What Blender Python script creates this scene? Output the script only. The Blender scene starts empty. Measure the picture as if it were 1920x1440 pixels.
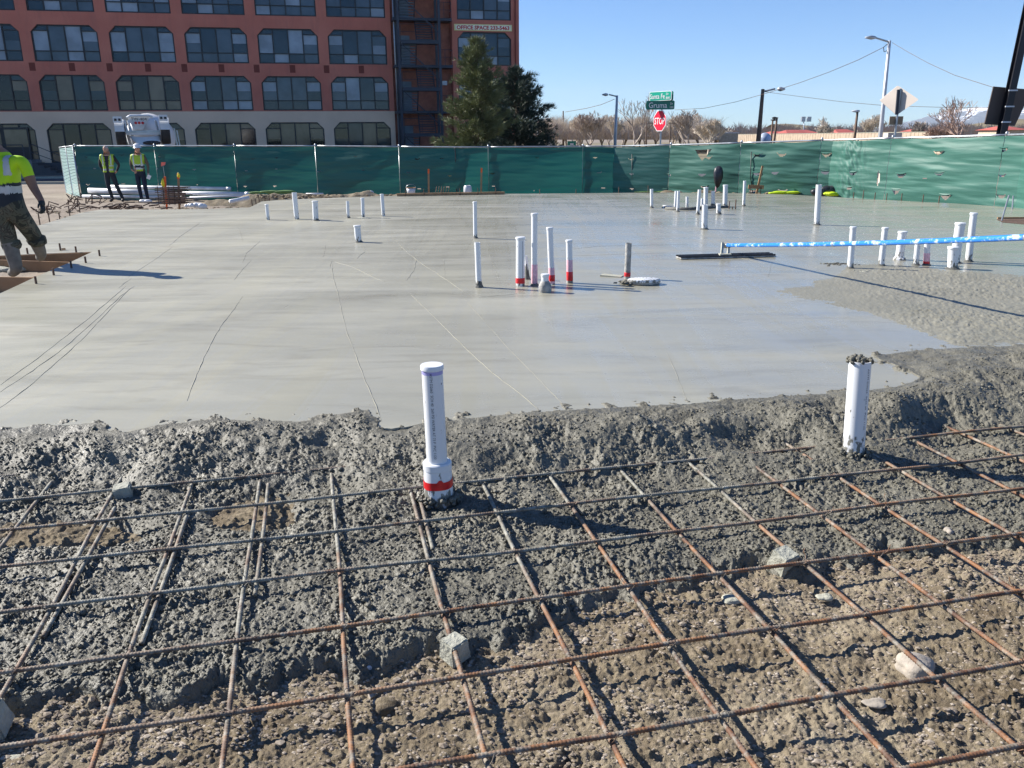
import bpy, bmesh, math, random
import numpy as np
from mathutils import Vector, Matrix
random.seed(7); RNG = np.random.RandomState(11)
S = bpy.context.scene; C = S.collection
# ------------------------------------------------------------------ camera, world, sun, exposure
FPX, CAMH, HORY, SL = 1540.0, 1.45, 257.0, .008
PITCH = math.atan((720-HORY)/FPX); ROLL = -math.atan(SL)
cam_d = bpy.data.cameras.new('camera'); cam = bpy.data.objects.new('camera', cam_d); C.objects.link(cam)
cam_d.sensor_fit = 'HORIZONTAL'; cam_d.sensor_width = 36; cam_d.lens = FPX/1920*36
cam_d.clip_start = .05; cam_d.clip_end = 20000
RM = Matrix.Rotation(math.pi/2-PITCH, 3, 'X') @ Matrix.Rotation(ROLL, 3, 'Z')
cam.matrix_world = Matrix.Translation((0, 0, CAMH)) @ RM.to_4x4()
S.camera = cam
S.render.resolution_x = 1024; S.render.resolution_y = 768
SUN_EL = 34.0; SH_AZ = -21.0        # shadows run towards azimuth -21 deg
sx, sy = -math.cos(math.radians(SH_AZ)), -math.sin(math.radians(SH_AZ))
wd = bpy.data.worlds.new('World'); S.world = wd; wd.use_nodes = True
nt = wd.node_tree; nt.nodes.clear()
sky = nt.nodes.new('ShaderNodeTexSky'); sky.sky_type = 'NISHITA'; sky.sun_disc = False
sky.sun_elevation = math.radians(SUN_EL); sky.sun_rotation = math.atan2(sx, sy)
sky.altitude = 1500; sky.air_density = 1.0; sky.dust_density = .0; sky.ozone_density = 1.0
bg = nt.nodes.new('ShaderNodeBackground'); bg.inputs[1].default_value = .059
wo = nt.nodes.new('ShaderNodeOutputWorld')
tint = nt.nodes.new('ShaderNodeMix'); tint.data_type = 'RGBA'; tint.blend_type = 'MULTIPLY'; tint.inputs[0].default_value = 1; tint.inputs[7].default_value = (.66, .95, 1.36, 1)
nt.links.new(sky.outputs[0], tint.inputs[6]); nt.links.new(tint.outputs[2], bg.inputs[0]); nt.links.new(bg.outputs[0], wo.inputs[0])
sl = bpy.data.lights.new('sun', 'SUN'); sl.energy = 5.0; sl.angle = math.radians(.5); sl.color = (1, .95, .87)
so = bpy.data.objects.new('sun', sl); C.objects.link(so)
sd = Vector((sx*math.cos(math.radians(SUN_EL)), sy*math.cos(math.radians(SUN_EL)), math.sin(math.radians(SUN_EL))))
so.rotation_euler = sd.to_track_quat('Z', 'Y').to_euler(); so.location = (-20, 0, 30)
S.view_settings.view_transform = 'Standard'; S.view_settings.look = 'None'
S.view_settings.exposure = 1.0; S.view_settings.gamma = 1; S.view_settings.use_curve_mapping = False

# ------------------------------------------------------------------ measuring helpers (photo pixel -> world point)
def ray(px, py):
    return RM @ Vector((px-960, 720-py, -FPX))
def at(px, py, z=0.0):
    d = ray(px, py); t = (z-CAMH)/d.z
    return Vector((d.x*t, d.y*t, z))
def dist(px, py, Y):
    d = ray(px, py); t = Y/d.y
    return Vector((d.x*t, Y, CAMH+d.z*t))
R_np = np.array(RM)
def at_np(px, py, z=0.0):
    v = np.stack([px-960, 720-py, np.full_like(px, -FPX)], -1) @ R_np.T
    t = (z-CAMH)/v[..., 2]
    return v[..., 0]*t, v[..., 1]*t

# ------------------------------------------------------------------ object helpers
def tag(o, label=None, cat=None, group=None, kind=None):
    if label: o['label'] = label
    if cat: o['category'] = cat
    if group: o['group'] = group
    if kind: o['kind'] = kind
    return o
def thing(name, label, cat, loc=(0, 0, 0), rz=0, group=None):
    o = bpy.data.objects.new(name, None); C.objects.link(o); o.empty_display_size = .1
    o.location = loc; o.rotation_euler = (0, 0, rz)
    return tag(o, label, cat, group)
def link(name, me, parent=None, loc=None):
    o = bpy.data.objects.new(name, me); C.objects.link(o)
    if parent: o.parent = parent
    if loc is not None: o.location = loc
    return o
def dup(root, loc=None, rz=None, label=None, group=None):
    r = root.copy(); C.objects.link(r)
    if loc is not None: r.location = loc
    if rz is not None: r.rotation_euler = (0, 0, rz)
    if label: r['label'] = label
    if group: r['group'] = group
    for ch in list(root.children):
        c = ch.copy(); C.objects.link(c); c.parent = r
        for g in ch.children:
            d = g.copy(); C.objects.link(d); d.parent = c
    return r
class MB:
    def __init__(s): s.v = []; s.f = []; s.m = []; s.cm = 0
    def add(s, vs, fs):
        b = len(s.v); s.v += [tuple(p) for p in vs]; s.f += [tuple(i+b for i in f) for f in fs]; s.m += [s.cm]*len(fs); return s
    def box(s, a, b):
        x0, y0, z0 = a; x1, y1, z1 = b
        return s.add([(x0,y0,z0),(x1,y0,z0),(x1,y1,z0),(x0,y1,z0),(x0,y0,z1),(x1,y0,z1),(x1,y1,z1),(x0,y1,z1)],
              [(0,3,2,1),(4,5,6,7),(0,1,5,4),(1,2,6,5),(2,3,7,6),(3,0,4,7)])
    def obox(s, p, q, w, h, up=(0,0,1)):
        """box beam from p to q, w wide (sideways) and h deep (up)"""
        p = Vector(p); q = Vector(q); d = (q-p).normalized(); u = Vector(up)
        sd_ = d.cross(u)
        if sd_.length < 1e-4: sd_ = d.cross(Vector((1, 0, 0)))
        sd_.normalize(); u = sd_.cross(d).normalized()
        vs = [c+sd_*(i*w/2)+u*(j*h/2) for c in (p, q) for i, j in ((-1,-1),(1,-1),(1,1),(-1,1))]
        return s.add(vs, [(0,1,2,3),(7,6,5,4),(0,4,5,1),(1,5,6,2),(2,6,7,3),(3,7,4,0)])
    def tube(s, pts, r, n=8, cap=True):
        pts = [Vector(p) for p in pts]; rs = r if isinstance(r, (list, tuple)) else [r]*len(pts)
        b = len(s.v); vs = []; up = None
        for i, p in enumerate(pts):
            d = (pts[min(i+1, len(pts)-1)]-pts[max(i-1, 0)]).normalized()
            if up is None:
                up = Vector((0, 0, 1)) if abs(d.z) < .9 else Vector((1, 0, 0))
            a = d.cross(up)
            if a.length < 1e-4: a = d.cross(Vector((0, 1, 0)))
            a.normalize(); c = a.cross(d).normalized(); up = c
            for k in range(n):
                t = 2*math.pi*k/n; vs.append(p+a*math.cos(t)*rs[i]+c*math.sin(t)*rs[i])
        fs = [(i*n+k, i*n+(k+1) % n, (i+1)*n+(k+1) % n, (i+1)*n+k) for i in range(len(pts)-1) for k in range(n)]
        if cap: fs += [tuple(reversed(range(n))), tuple(range((len(pts)-1)*n, len(pts)*n))]
        return s.add(vs, fs)
    def lathe(s, prof, n=20, c=(0, 0, 0), tilt=(0, 0)):
        """prof: list of (r, z); tilt: dx,dy per metre of height"""
        vs = []
        for r, z in prof:
            for k in range(n):
                t = 2*math.pi*k/n; vs.append((c[0]+r*math.cos(t)+tilt[0]*z, c[1]+r*math.sin(t)+tilt[1]*z, c[2]+z))
        fs = [(i*n+k, i*n+(k+1) % n, (i+1)*n+(k+1) % n, (i+1)*n+k) for i in range(len(prof)-1) for k in range(n)]
        if prof[0][0] > 1e-4: fs.append(tuple(reversed(range(n))))
        if prof[-1][0] > 1e-4: fs.append(tuple(range((len(prof)-1)*n, len(prof)*n)))
        return s.add(vs, fs)
    def blob(s, c, r, sub=1, j=.25, sq=(1, 1, 1)):
        vv, ff = ICO[sub]; rd = RNG.uniform(1-j, 1+j, len(vv))
        vs = [(c[0]+v[0]*r*k*sq[0], c[1]+v[1]*r*k*sq[1], c[2]+v[2]*r*k*sq[2]) for v, k in zip(vv, rd)]
        return s.add(vs, ff)
    def mesh(s, name, mats, smooth=False):
        me = bpy.data.meshes.new(name); me.from_pydata(s.v, [], s.f)
        for m in (mats if isinstance(mats, (list, tuple)) else [mats]): me.materials.append(m)
        if any(s.m): me.polygons.foreach_set('material_index', s.m)
        if smooth: me.polygons.foreach_set('use_smooth', [True]*len(me.polygons))
        me.update(); return me
    def build(s, name, mats, parent=None, smooth=False, loc=None):
        return link(name, s.mesh(name, mats, smooth), parent, loc)
ICO = {}
for sub in (1, 2, 3):
    bm = bmesh.new(); bmesh.ops.create_icosphere(bm, subdivisions=sub, radius=1)
    ICO[sub] = ([tuple(v.co) for v in bm.verts], [tuple(v.index for v in f.verts) for f in bm.faces]); bm.free()
def smooth_by_angle(me, ang=35):
    me.polygons.foreach_set('use_smooth', [True]*len(me.polygons))
    try: me.set_sharp_from_angle(angle=math.radians(ang))
    except Exception: pass

# ------------------------------------------------------------------ materials
def nmat(name):
    m = bpy.data.materials.new(name); m.use_nodes = True; t = m.node_tree
    return m, t, t.nodes['Principled BSDF']
def N(t, typ, **kw):
    n = t.nodes.new(typ)
    for k, v in kw.items():
        if k in n.inputs.keys(): n.inputs[k].default_value = v
        else: setattr(n, k, v)
    return n
def pos(t, sc=(1, 1, 1), obj=False, rot=(0, 0, 0)):
    if obj: o = N(t, 'ShaderNodeTexCoord').outputs['Object']
    else: o = N(t, 'ShaderNodeNewGeometry').outputs['Position']
    m = N(t, 'ShaderNodeMapping'); m.inputs['Scale'].default_value = sc; m.inputs['Rotation'].default_value = rot
    t.links.new(o, m.inputs[0]); return m.outputs[0]
def noise(t, vec, scale, det=4, rough=.55, dist_=0):
    n = N(t, 'ShaderNodeTexNoise'); n.inputs['Scale'].default_value = scale; n.inputs['Detail'].default_value = det
    n.inputs['Roughness'].default_value = rough; n.inputs['Distortion'].default_value = dist_
    t.links.new(vec, n.inputs['Vector']); return n.outputs['Fac']
def ramp(t, fac, stops, interp='LINEAR'):
    r = N(t, 'ShaderNodeValToRGB'); r.color_ramp.interpolation = interp; e = r.color_ramp.elements
    e[0].position, e[0].color = stops[0][0], (*stops[0][1], 1) if len(stops[0][1]) == 3 else stops[0][1]
    e[1].position, e[1].color = stops[-1][0], (*stops[-1][1], 1)
    for p, c in stops[1:-1]: x = e.new(p); x.color = (*c, 1)
    t.links.new(fac, r.inputs[0]); return r.outputs[0]
def g3(v): return (v, v, v)
def mixc(t, fac, a, b, mode='MIX'):
    m = N(t, 'ShaderNodeMix', data_type='RGBA', blend_type=mode)
    for i, x in ((0, fac), (6, a), (7, b)):
        if hasattr(x, 'links'): t.links.new(x, m.inputs[i])
        else: m.inputs[i].default_value = x if i == 0 else (*x, 1)
    return m.outputs[2]
def mth(t, op, a, b=0.0):
    m = N(t, 'ShaderNodeMath', operation=op)
    for i, x in ((0, a), (1, b)):
        if hasattr(x, 'links'): t.links.new(x, m.inputs[i])
        else: m.inputs[i].default_value = x
    return m.outputs[0]
def bump(t, p, h, strength=.4, d=.01, prev=None):
    b = N(t, 'ShaderNodeBump'); b.inputs['Strength'].default_value = strength; b.inputs['Distance'].default_value = d
    t.links.new(h, b.inputs['Height'])
    if prev: t.links.new(prev, b.inputs['Normal'])
    t.links.new(b.outputs[0], p.inputs['Normal']); return b.outputs[0]
def plain(name, col, rough=.6, metal=0, var=.25, sc=3, bmp=0, bsc=40, spec=None, obj=True):
    m, t, p = nmat(name); v = pos(t, obj=obj)
    n = noise(t, v, sc, 5)
    c = ramp(t, n, [(.25, tuple(x*(1-var) for x in col)), (.75, tuple(min(1, x*(1+var)) for x in col))])
    t.links.new(c, p.inputs['Base Color']); p.inputs['Roughness'].default_value = rough; p.inputs['Metallic'].default_value = metal
    if spec is not None: p.inputs['Specular IOR Level'].default_value = spec
    if bmp: bump(t, p, noise(t, v, bsc, 4), bmp)
    return m
M = {}
GA = math.radians(13.2)   # site grid direction
# smooth wet slab
m, t, p = nmat('wet_trowelled_concrete'); v = pos(t); vs_ = pos(t, (.35, 1.6, 1), rot=(0, 0, -GA))
big = noise(t, v, .22, 3, .5); patch = noise(t, vs_, 1.1, 5, .6, .6); streak = noise(t, pos(t, (1.2, 22, 1), rot=(0, 0, -GA)), 1.0, 6, .7)
fine = noise(t, v, 60, 4, .6)
c1 = ramp(t, patch, [(.3, (.32, .305, .222)), (.55, (.37, .353, .265)), (.75, (.41, .392, .31))])
c2 = mixc(t, mth(t, 'MULTIPLY', streak, .28), c1, (.22, .205, .16), 'MIX')
band = noise(t, pos(t, (2.1, .13, 1), rot=(0, 0, -GA)), 1.0, 2, .4, .35); bands = ramp(t, band, [(.40, g3(0)), (.43, g3(.7)), (.50, g3(.25)), (.53, g3(1)), (.62, g3(.4)), (.64, g3(.8))])
c3 = mixc(t, mth(t, 'MULTIPLY', big, .22), c2, (.27, .268, .235)); c3 = mixc(t, mth(t, 'MULTIPLY', bands, .30), c3, (.37, .365, .32))
blot = ramp(t, noise(t, vs_, 2.6, 5, .6, 1.0), [(.52, g3(0)), (.68, g3(1))]); c3 = mixc(t, mth(t, 'MULTIPLY', blot, .38), c3, (.20, .18, .125))
geo_x = N(t, 'ShaderNodeSeparateXYZ'); t.links.new(N(t, 'ShaderNodeNewGeometry').outputs['Position'], geo_x.inputs[0])
wx_ = mth(t, 'ADD', mth(t, 'ADD', geo_x.outputs[0], mth(t, 'MULTIPLY', geo_x.outputs[1], .12)), mth(t, 'MULTIPLY', mth(t, 'SUBTRACT', noise(t, vs_, .55, 5, .6, .8), .5), 9))
wet = N(t, 'ShaderNodeMapRange'); wet.inputs['From Min'].default_value = -2.5; wet.inputs['From Max'].default_value = 3.5
wet.inputs['To Min'].default_value = 0; wet.inputs['To Max'].default_value = 1; t.links.new(wx_, wet.inputs[0])
t.links.new(mixc(t, wet.outputs[0], c3, mixc(t, .30, c3, (.09, .095, .10))), p.inputs['Base Color'])
rr = ramp(t, patch, [(.28, g3(.26)), (.5, g3(.36)), (.7, g3(.48))])
rr2 = mth(t, 'ADD', rr, mth(t, 'ADD', mth(t, 'MULTIPLY', wet.outputs[0], -.17), .06)); rr3 = mth(t, 'ADD', mth(t, 'ADD', rr2, mth(t, 'MULTIPLY', bands, -.09)), mth(t, 'MULTIPLY', streak, .10))
t.links.new(rr3, p.inputs['Roughness']); p.inputs['Specular IOR Level'].default_value = .62
b1 = bump(t, p, streak, .12, .004); b2 = bump(t, p, fine, .10, .0015, b1); bump(t, p, noise(t, v, 3.0, 3), .25, .006, b2)
M['slab'] = m
M['ridge'] = plain('float_ridge', (.24, .23, .18), .6)
# placed rough concrete
m, t, p = nmat('fresh_rough_concrete'); v = pos(t)
n1 = noise(t, v, 2.2, 5); n2 = noise(t, v, 70, 4)
c = ramp(t, n1, [(.3, (.082, .077, .058)), (.55, (.122, .114, .086)), (.8, (.175, .165, .128))])
c = mixc(t, mth(t, 'MULTIPLY', n2, .35), c, (.19, .18, .14)); t.links.new(c, p.inputs['Base Color'])
t.links.new(ramp(t, noise(t, v, 5, 4), [(.3, g3(.42)), (.7, g3(.68))]), p.inputs['Roughness'])
p.inputs['Specular IOR Level'].default_value = .5
b1 = bump(t, p, n2, .8, .010); bump(t, p, noise(t, v, 230, 3), .6, .003, b1)
M['rough'] = m
# screeded pebbly patch: paler
m, t, p = nmat('screeded_concrete'); v = pos(t)
n2 = noise(t, v, 45, 4)
c = ramp(t, noise(t, v, 1.2, 5), [(.3, (.20, .19, .142)), (.7, (.27, .255, .195))])
c = mixc(t, mth(t, 'MULTIPLY', n2, .4), c, (.15, .14, .105)); t.links.new(c, p.inputs['Base Color']); p.inputs['Roughness'].default_value = .5
b1 = bump(t, p, n2, .5, .008); M['screed'] = m
# dirt
m, t, p = nmat('damp_gravelly_dirt'); v = pos(t)
n1 = noise(t, v, 1.6, 6, .6); n2 = noise(t, v, 55, 5, .65); n3 = noise(t, v, 11, 4)
c = ramp(t, n1, [(.3, (.125, .098, .062)), (.5, (.225, .185, .125)), (.72, (.32, .275, .20))])
c = mixc(t, ramp(t, n2, [(.5, g3(0)), (.72, g3(.7))]), c, (.36, .30, .23))
c = mixc(t, ramp(t, n3, [(.35, g3(.4)), (.55, g3(0))]), c, (.08, .055, .035)); t.links.new(c, p.inputs['Base Color'])
p.inputs['Roughness'].default_value = .92; p.inputs['Specular IOR Level'].default_value = .2
b1 = bump(t, p, n2, .9, .010); bump(t, p, noise(t, v, 190, 4, .7), .9, .004, b1)
M['dirt'] = m
# far dusty site ground
m, t, p = nmat('pale_site_dirt'); v = pos(t); n1 = noise(t, v, .35, 6, .6); n2 = noise(t, v, 6, 5, .65)
c = ramp(t, n1, [(.3, (.15, .118, .088)), (.6, (.27, .225, .175)), (.8, (.34, .30, .25))])
c = mixc(t, mth(t, 'MULTIPLY', n2, .4), c, (.22, .17, .13)); t.links.new(c, p.inputs['Base Color']); p.inputs['Roughness'].default_value = .95
bump(t, p, n2, .6, .05); M['site'] = m
M['asphalt'] = plain('asphalt', (.085, .085, .09), .85, sc=.8, bmp=.2, bsc=60, obj=False)
M['grassfar'] = plain('dormant_grass', (.20, .165, .10), .95, sc=.05, var=.35, obj=False)
# rebar: rust, with cement splatter (noise by object + world)
def rebar_mat(name, cement):
    m, t, p = nmat(name); v = pos(t)
    rust = ramp(t, noise(t, v, 9, 5, .65), [(.3, (.05, .026, .017)), (.45, (.13, .062, .033)), (.58, (.25, .115, .046)), (.72, (.26, .19, .135))])
    cem = ramp(t, noise(t, v, 40, 3), [(.3, (.09, .086, .066)), (.7, (.34, .33, .28))])
    sep = N(t, 'ShaderNodeSeparateXYZ'); t.links.new(N(t, 'ShaderNodeNewGeometry').outputs['Position'], sep.inputs[0])
    # v coordinate across the mat: bars lying in the poured strip are splashed
    vv = mth(t, 'ADD', mth(t, 'MULTIPLY', sep.outputs[0], -math.sin(GA)), mth(t, 'MULTIPLY', sep.outputs[1], math.cos(GA)))
    uu = mth(t, 'ADD', mth(t, 'MULTIPLY', sep.outputs[0], math.cos(GA)), mth(t, 'MULTIPLY', sep.outputs[1], math.sin(GA)))
    k = mth(t, 'SUBTRACT', vv, mth(t, 'MULTIPLY', uu, .32))
    k = mth(t, 'ADD', k, mth(t, 'MULTIPLY', mth(t, 'SUBTRACT', noise(t, v, 2.5, 4), .5), 1.5))
    fac = N(t, 'ShaderNodeMapRange'); fac.inputs['From Min'].default_value = 2.35-cement; fac.inputs['From Max'].default_value = 2.75-cement
    t.links.new(k, fac.inputs[0])
    sp = ramp(t, noise(t, v, 13, 6, .75), [(.46, g3(0)), (.58, g3(1))])
    f2 = mth(t, 'MAXIMUM', mth(t, 'MULTIPLY', fac.outputs[0], ramp(t, noise(t, v, 4.5, 5, .7), [(.40, g3(.25)), (.52, g3(1))])), mth(t, 'MULTIPLY', sp, .75))
    t.links.new(mixc(t, f2, rust, cem), p.inputs['Base Color']); p.inputs['Roughness'].default_value = .72
    bump(t, p, noise(t, v, 160, 3), .5, .003); return m
M['rebar'] = rebar_mat('rusty_rebar', 0.0); M['rebar2'] = rebar_mat('rusty_splashed_rebar', .35)
M['rust'] = plain('rust', (.10, .058, .04), .8, sc=20, var=.5)
# PVC
M['navytread'] = plain('worn_tread', (.09, .12, .16), .5)
def pvc(name, dirt=.5):
    m, t, p = nmat(name); v = pos(t, obj=True); g = N(t, 'ShaderNodeSeparateXYZ'); t.links.new(N(t, 'ShaderNodeTexCoord').outputs['Object'], g.inputs[0])
    low = N(t, 'ShaderNodeMapRange'); low.inputs['From Min'].default_value = .01; low.inputs['From Max'].default_value = .13
    low.inputs['To Min'].default_value = .17; low.inputs['To Max'].default_value = -.015-.06*(1-dirt); t.links.new(g.outputs[2], low.inputs[0])
    w = pos(t, (1, 1, .45)); k = mth(t, 'ADD', noise(t, w, 38, 5, .6), low.outputs[0])
    f = ramp(t, k, [(.60, g3(0)), (.66, g3(1))])
    c = mixc(t, f, (.70, .71, .72), (.17, .165, .14)); t.links.new(c, p.inputs['Base Color'])
    t.links.new(mixc(t, f, (.32,)*3, (.8,)*3), p.inputs['Roughness']); return m
M['pvc'] = pvc('white_pvc'); M['pvcclean'] = pvc('clean_white_pvc', .0)
M['pvcdirty'] = plain('mortar_coated_pvc', (.30, .29, .27), .7, sc=18, var=.6, bmp=.6)
M['mortar'] = plain('wet_mortar', (.10, .10, .088), .6, sc=20, var=.4, bmp=.8, bsc=90)
M['redtape'] = plain('red_tape', (.62, .012, .018), .35, sc=30, var=.25)
M['pink'] = plain('pink_primer_stain', (.72, .42, .47), .5, sc=30, var=.3)
M['ink'] = plain('black_print', (.03, .03, .035), .6)
M['purple'] = plain('purple_primer', (.35, .33, .62), .4)
# fence and steel
m, t, p = nmat('green_windscreen'); v = pos(t)
w1 = N(t, 'ShaderNodeTexWave'); w1.inputs['Scale'].default_value = 7; w1.bands_direction = 'DIAGONAL'; t.links.new(v, w1.inputs[0])
c = ramp(t, noise(t, pos(t, (.4, .4, 9)), 1.2, 5), [(.3, (.010, .075, .066)), (.7, (.020, .12, .105))])
c = mixc(t, mth(t, 'MULTIPLY', w1.outputs['Fac'], .12), c, (.05, .19, .16)); t.links.new(c, p.inputs['Base Color'])
p.inputs['Roughness'].default_value = .42; p.inputs['Specular IOR Level'].default_value = .7
bump(t, p, noise(t, pos(t, (1, 1, 5)), 14, 4), .35, .01)
tr = N(t, 'ShaderNodeBsdfTranslucent'); tr.inputs[0].default_value = (.010, .11, .10, 1)
mx = N(t, 'ShaderNodeMixShader'); mx.inputs[0].default_value = .5
t.links.new(p.outputs[0], mx.inputs[1]); t.links.new(tr.outputs[0], mx.inputs[2]); t.links.new(mx.outputs[0], t.nodes['Material Output'].inputs[0])
M['screen'] = m
m, t, p = nmat('sunlit_green_windscreen'); v = pos(t)  # paler copy of the screen green: sunlight on these panels put into the colour
c = ramp(t, noise(t, pos(t, (.5, .5, 7)), 1.5, 6, .65), [(.3, (.028, .105, .082)), (.7, (.05, .15, .118))])
t.links.new(c, p.inputs['Base Color']); p.inputs['Roughness'].default_value = .55; p.inputs['Specular IOR Level'].default_value = .3; bump(t, p, noise(t, pos(t, (.5, .5, 6)), 6, 5), .2, .02)
M['screenlit'] = m
M['galv'] = plain('galvanised_steel', (.42, .44, .46), .42, .75, sc=8)
M['steelgrey'] = plain('painted_light_pole', (.50, .52, .55), .45, .2)
M['black'] = plain('black_plastic', (.018, .018, .022), .5)
M['navy'] = plain('dark_blue_steel', (.028, .036, .055), .45, .2, sc=1)
M['beam'] = plain('black_beam', (.016, .016, .022), .45, .3)
M['wood'] = plain('new_lumber', (.34, .20, .10), .75, sc=6, var=.3)
M['ply'] = plain('form_plywood', (.30, .17, .085), .75, sc=3, var=.3, obj=False)
M['pole'] = plain('weathered_utility_pole', (.13, .085, .06), .85)
M['orange'] = plain('orange_marking_paint', (.85, .13, .02), .6)
M['yellow'] = plain('yellow_flagging', (.80, .62, .02), .5)
M['lime'] = plain('lime_fabric', (.48, .66, .01), .65)
M['bag'] = plain('black_bag', (.022, .024, .03), .35, bmp=.6, bsc=15)
M['greenhose'] = plain('green_sandbag', (.10, .19, .05), .8)
M['whiteplastic'] = plain('white_plastic', (.60, .61, .63), .4)
M['rock'] = plain('pale_rock', (.34, .30, .25), .9, sc=12, var=.3, bmp=.5, obj=False)
M['cblock'] = plain('concrete_brick', (.36, .355, .29), .9, sc=25, var=.2, bmp=.6, bsc=90)
# ------------------------------------------------------------------ numpy noise
def _h(i, j, s):
    n = (i*374761393 + j*668265263 + s*1442695041) & 0xffffffff
    n = ((n ^ (n >> 13))*1274126177) & 0xffffffff
    return ((n ^ (n >> 16)) & 0xffffff)/float(0xffffff)
def vnoise(x, y, s=0):
    i = np.floor(x).astype(np.int64); j = np.floor(y).astype(np.int64); fx = x-i; fy = y-j
    def g(a, b):
        th = _h(i+a, j+b, s)*2*np.pi
        return np.cos(th)*(fx-a)+np.sin(th)*(fy-b)
    u = fx*fx*fx*(fx*(fx*6-15)+10); w = fy*fy*fy*(fy*(fy*6-15)+10)
    return (g(0,0)*(1-u)+g(1,0)*u)*(1-w)+(g(0,1)*(1-u)+g(1,1)*u)*w
def fbm(x, y, f, o=4, s=0, gain=.5):
    r = 0; a = 1
    for k in range(o):
        r = r+a*vnoise(x*f+k*17.3, y*f-k*9.1, s+k); f *= 2.03; a *= gain
    return r
def worley(x, y, f, s=0):
    x = x*f; y = y*f; i = np.floor(x).astype(np.int64); j = np.floor(y).astype(np.int64)
    best = np.full(x.shape, 9.0); idv = np.zeros(x.shape)
    for a in (-1, 0, 1):
        for b in (-1, 0, 1):
            px = i+a+_h(i+a, j+b, s); py = j+b+_h(i+a, j+b, s+7)
            d = (px-x)**2+(py-y)**2; m = d < best
            best = np.where(m, d, best); idv = np.where(m, _h(i+a, j+b, s+13), idv)
    return np.sqrt(best), idv
def sst(a, b, x):
    t = np.clip((x-a)/(b-a), 0, 1); return t*t*(3-2*t)
def lumps(x, y, f, s, keep=.0):
    d, i = worley(x, y, f, s)
    return np.sqrt(np.clip(1-(d*1.35)**2, 0, 1))*np.where(i > keep, .35+.65*i, 0)
def ploy_sd(px, py, poly):
    """signed distance in photo px to a polygon, + inside"""
    d = np.full(px.shape, 1e9); ins = np.zeros(px.shape, bool); n = len(poly)
    for k in range(n):
        x0, y0 = poly[k]; x1, y1 = poly[(k+1) % n]; ex, ey = x1-x0, y1-y0
        t = np.clip(((px-x0)*ex+(py-y0)*ey)/(ex*ex+ey*ey), 0, 1)
        d = np.minimum(d, np.hypot(px-x0-t*ex, py-y0-t*ey))
        c = ((y0 > py) != (y1 > py)) & (px < (x1-x0)*(py-y0)/((y1-y0) or 1e-9)+x0); ins ^= c
    return np.where(ins, d, -d)
def grid_mesh(name, X, Y, Z, mat, keepv=None, parent=None):
    nr, nc = X.shape; idx = np.arange(nr*nc).reshape(nr, nc)
    q = np.stack([idx[:-1, :-1], idx[:-1, 1:], idx[1:, 1:], idx[1:, :-1]], -1).reshape(-1, 4)
    if keepv is not None:
        k = keepv.reshape(-1); q = q[k[q].any(1)]
        used = np.zeros(nr*nc, bool); used[q.reshape(-1)] = True
        new = np.cumsum(used)-1; q = new[q]
        co = np.stack([X, Y, Z], -1).reshape(-1, 3)[used]
    else: co = np.stack([X, Y, Z], -1).reshape(-1, 3)
    me = bpy.data.meshes.new(name); me.vertices.add(len(co)); me.vertices.foreach_set('co', co.astype(np.float32).ravel())
    me.loops.add(q.size); me.loops.foreach_set('vertex_index', q.astype(np.int32).ravel())
    me.polygons.add(len(q)); me.polygons.foreach_set('loop_start', np.arange(0, q.size, 4, dtype=np.int32))
    me.polygons.foreach_set('loop_total', np.full(len(q), 4, dtype=np.int32))
    me.materials.append(mat); me.update(calc_edges=True); me.polygons.foreach_set('use_smooth', np.ones(len(q), bool))
    me.update(); return link(name, me, parent)

# ------------------------------------------------------------------ far ground
def ground_z(x, y):
    x = np.asarray(x, float); y = np.asarray(y, float)
    y0 = np.where(x < -7, 17.3, np.where(x < -5, 17.3+(x+7)*2.6, 22.5))
    z = -.15-.35*sst(0, 1, (y-y0)/(28.2-y0))-.28*sst(28, 52, y)
    z = np.where((x > 8.6), np.maximum(z, -.15-.3*sst(16, 27, y)-.28*sst(28, 52, y)), z)
    return z
xs = np.concatenate([np.linspace(-4000, -60, 14)[:-1], np.linspace(-60, -19, 16)[:-1], np.linspace(-19, 12, 150), np.linspace(12, 60, 20)[1:], np.linspace(60, 4000, 14)[1:]])
ys = np.concatenate([np.linspace(-60, 4.6, 12)[:-1], np.linspace(4.6, 30, 130), np.linspace(30, 70, 60)[1:], np.geomspace(70, 5000, 24)[1:]])
X, Y = np.meshgrid(xs, ys); Z = ground_z(X, Y)
near = ((Y > 4.5) & (Y < 30) & (np.abs(X) < 19))
Z = Z+np.where(near, fbm(X, Y, .8, 5, 3)*.09+fbm(X, Y, 4, 3, 5)*.03, 0)
Z = np.where(Y < 5.2, -.42, Z)
edge_ = np.array([1.0])
inslab = (Y < 22.3) & (X > -5.3) | (Y < 17.0) & (X > -9.5)
Z = np.where(inslab & (Y > 5), np.minimum(Z, -.2), Z)
notch = (X < -4.9) & (Y > 7.5) & (Y < 12)
Z = np.where(notch, -.17+fbm(X, Y, 3, 3, 8)*.05, Z)
tag(grid_mesh('ground', X, Y, Z, M['site']), kind='structure')
def gz(x, y): return float(ground_z(np.array([x]), np.array([y]))[0])

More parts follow.
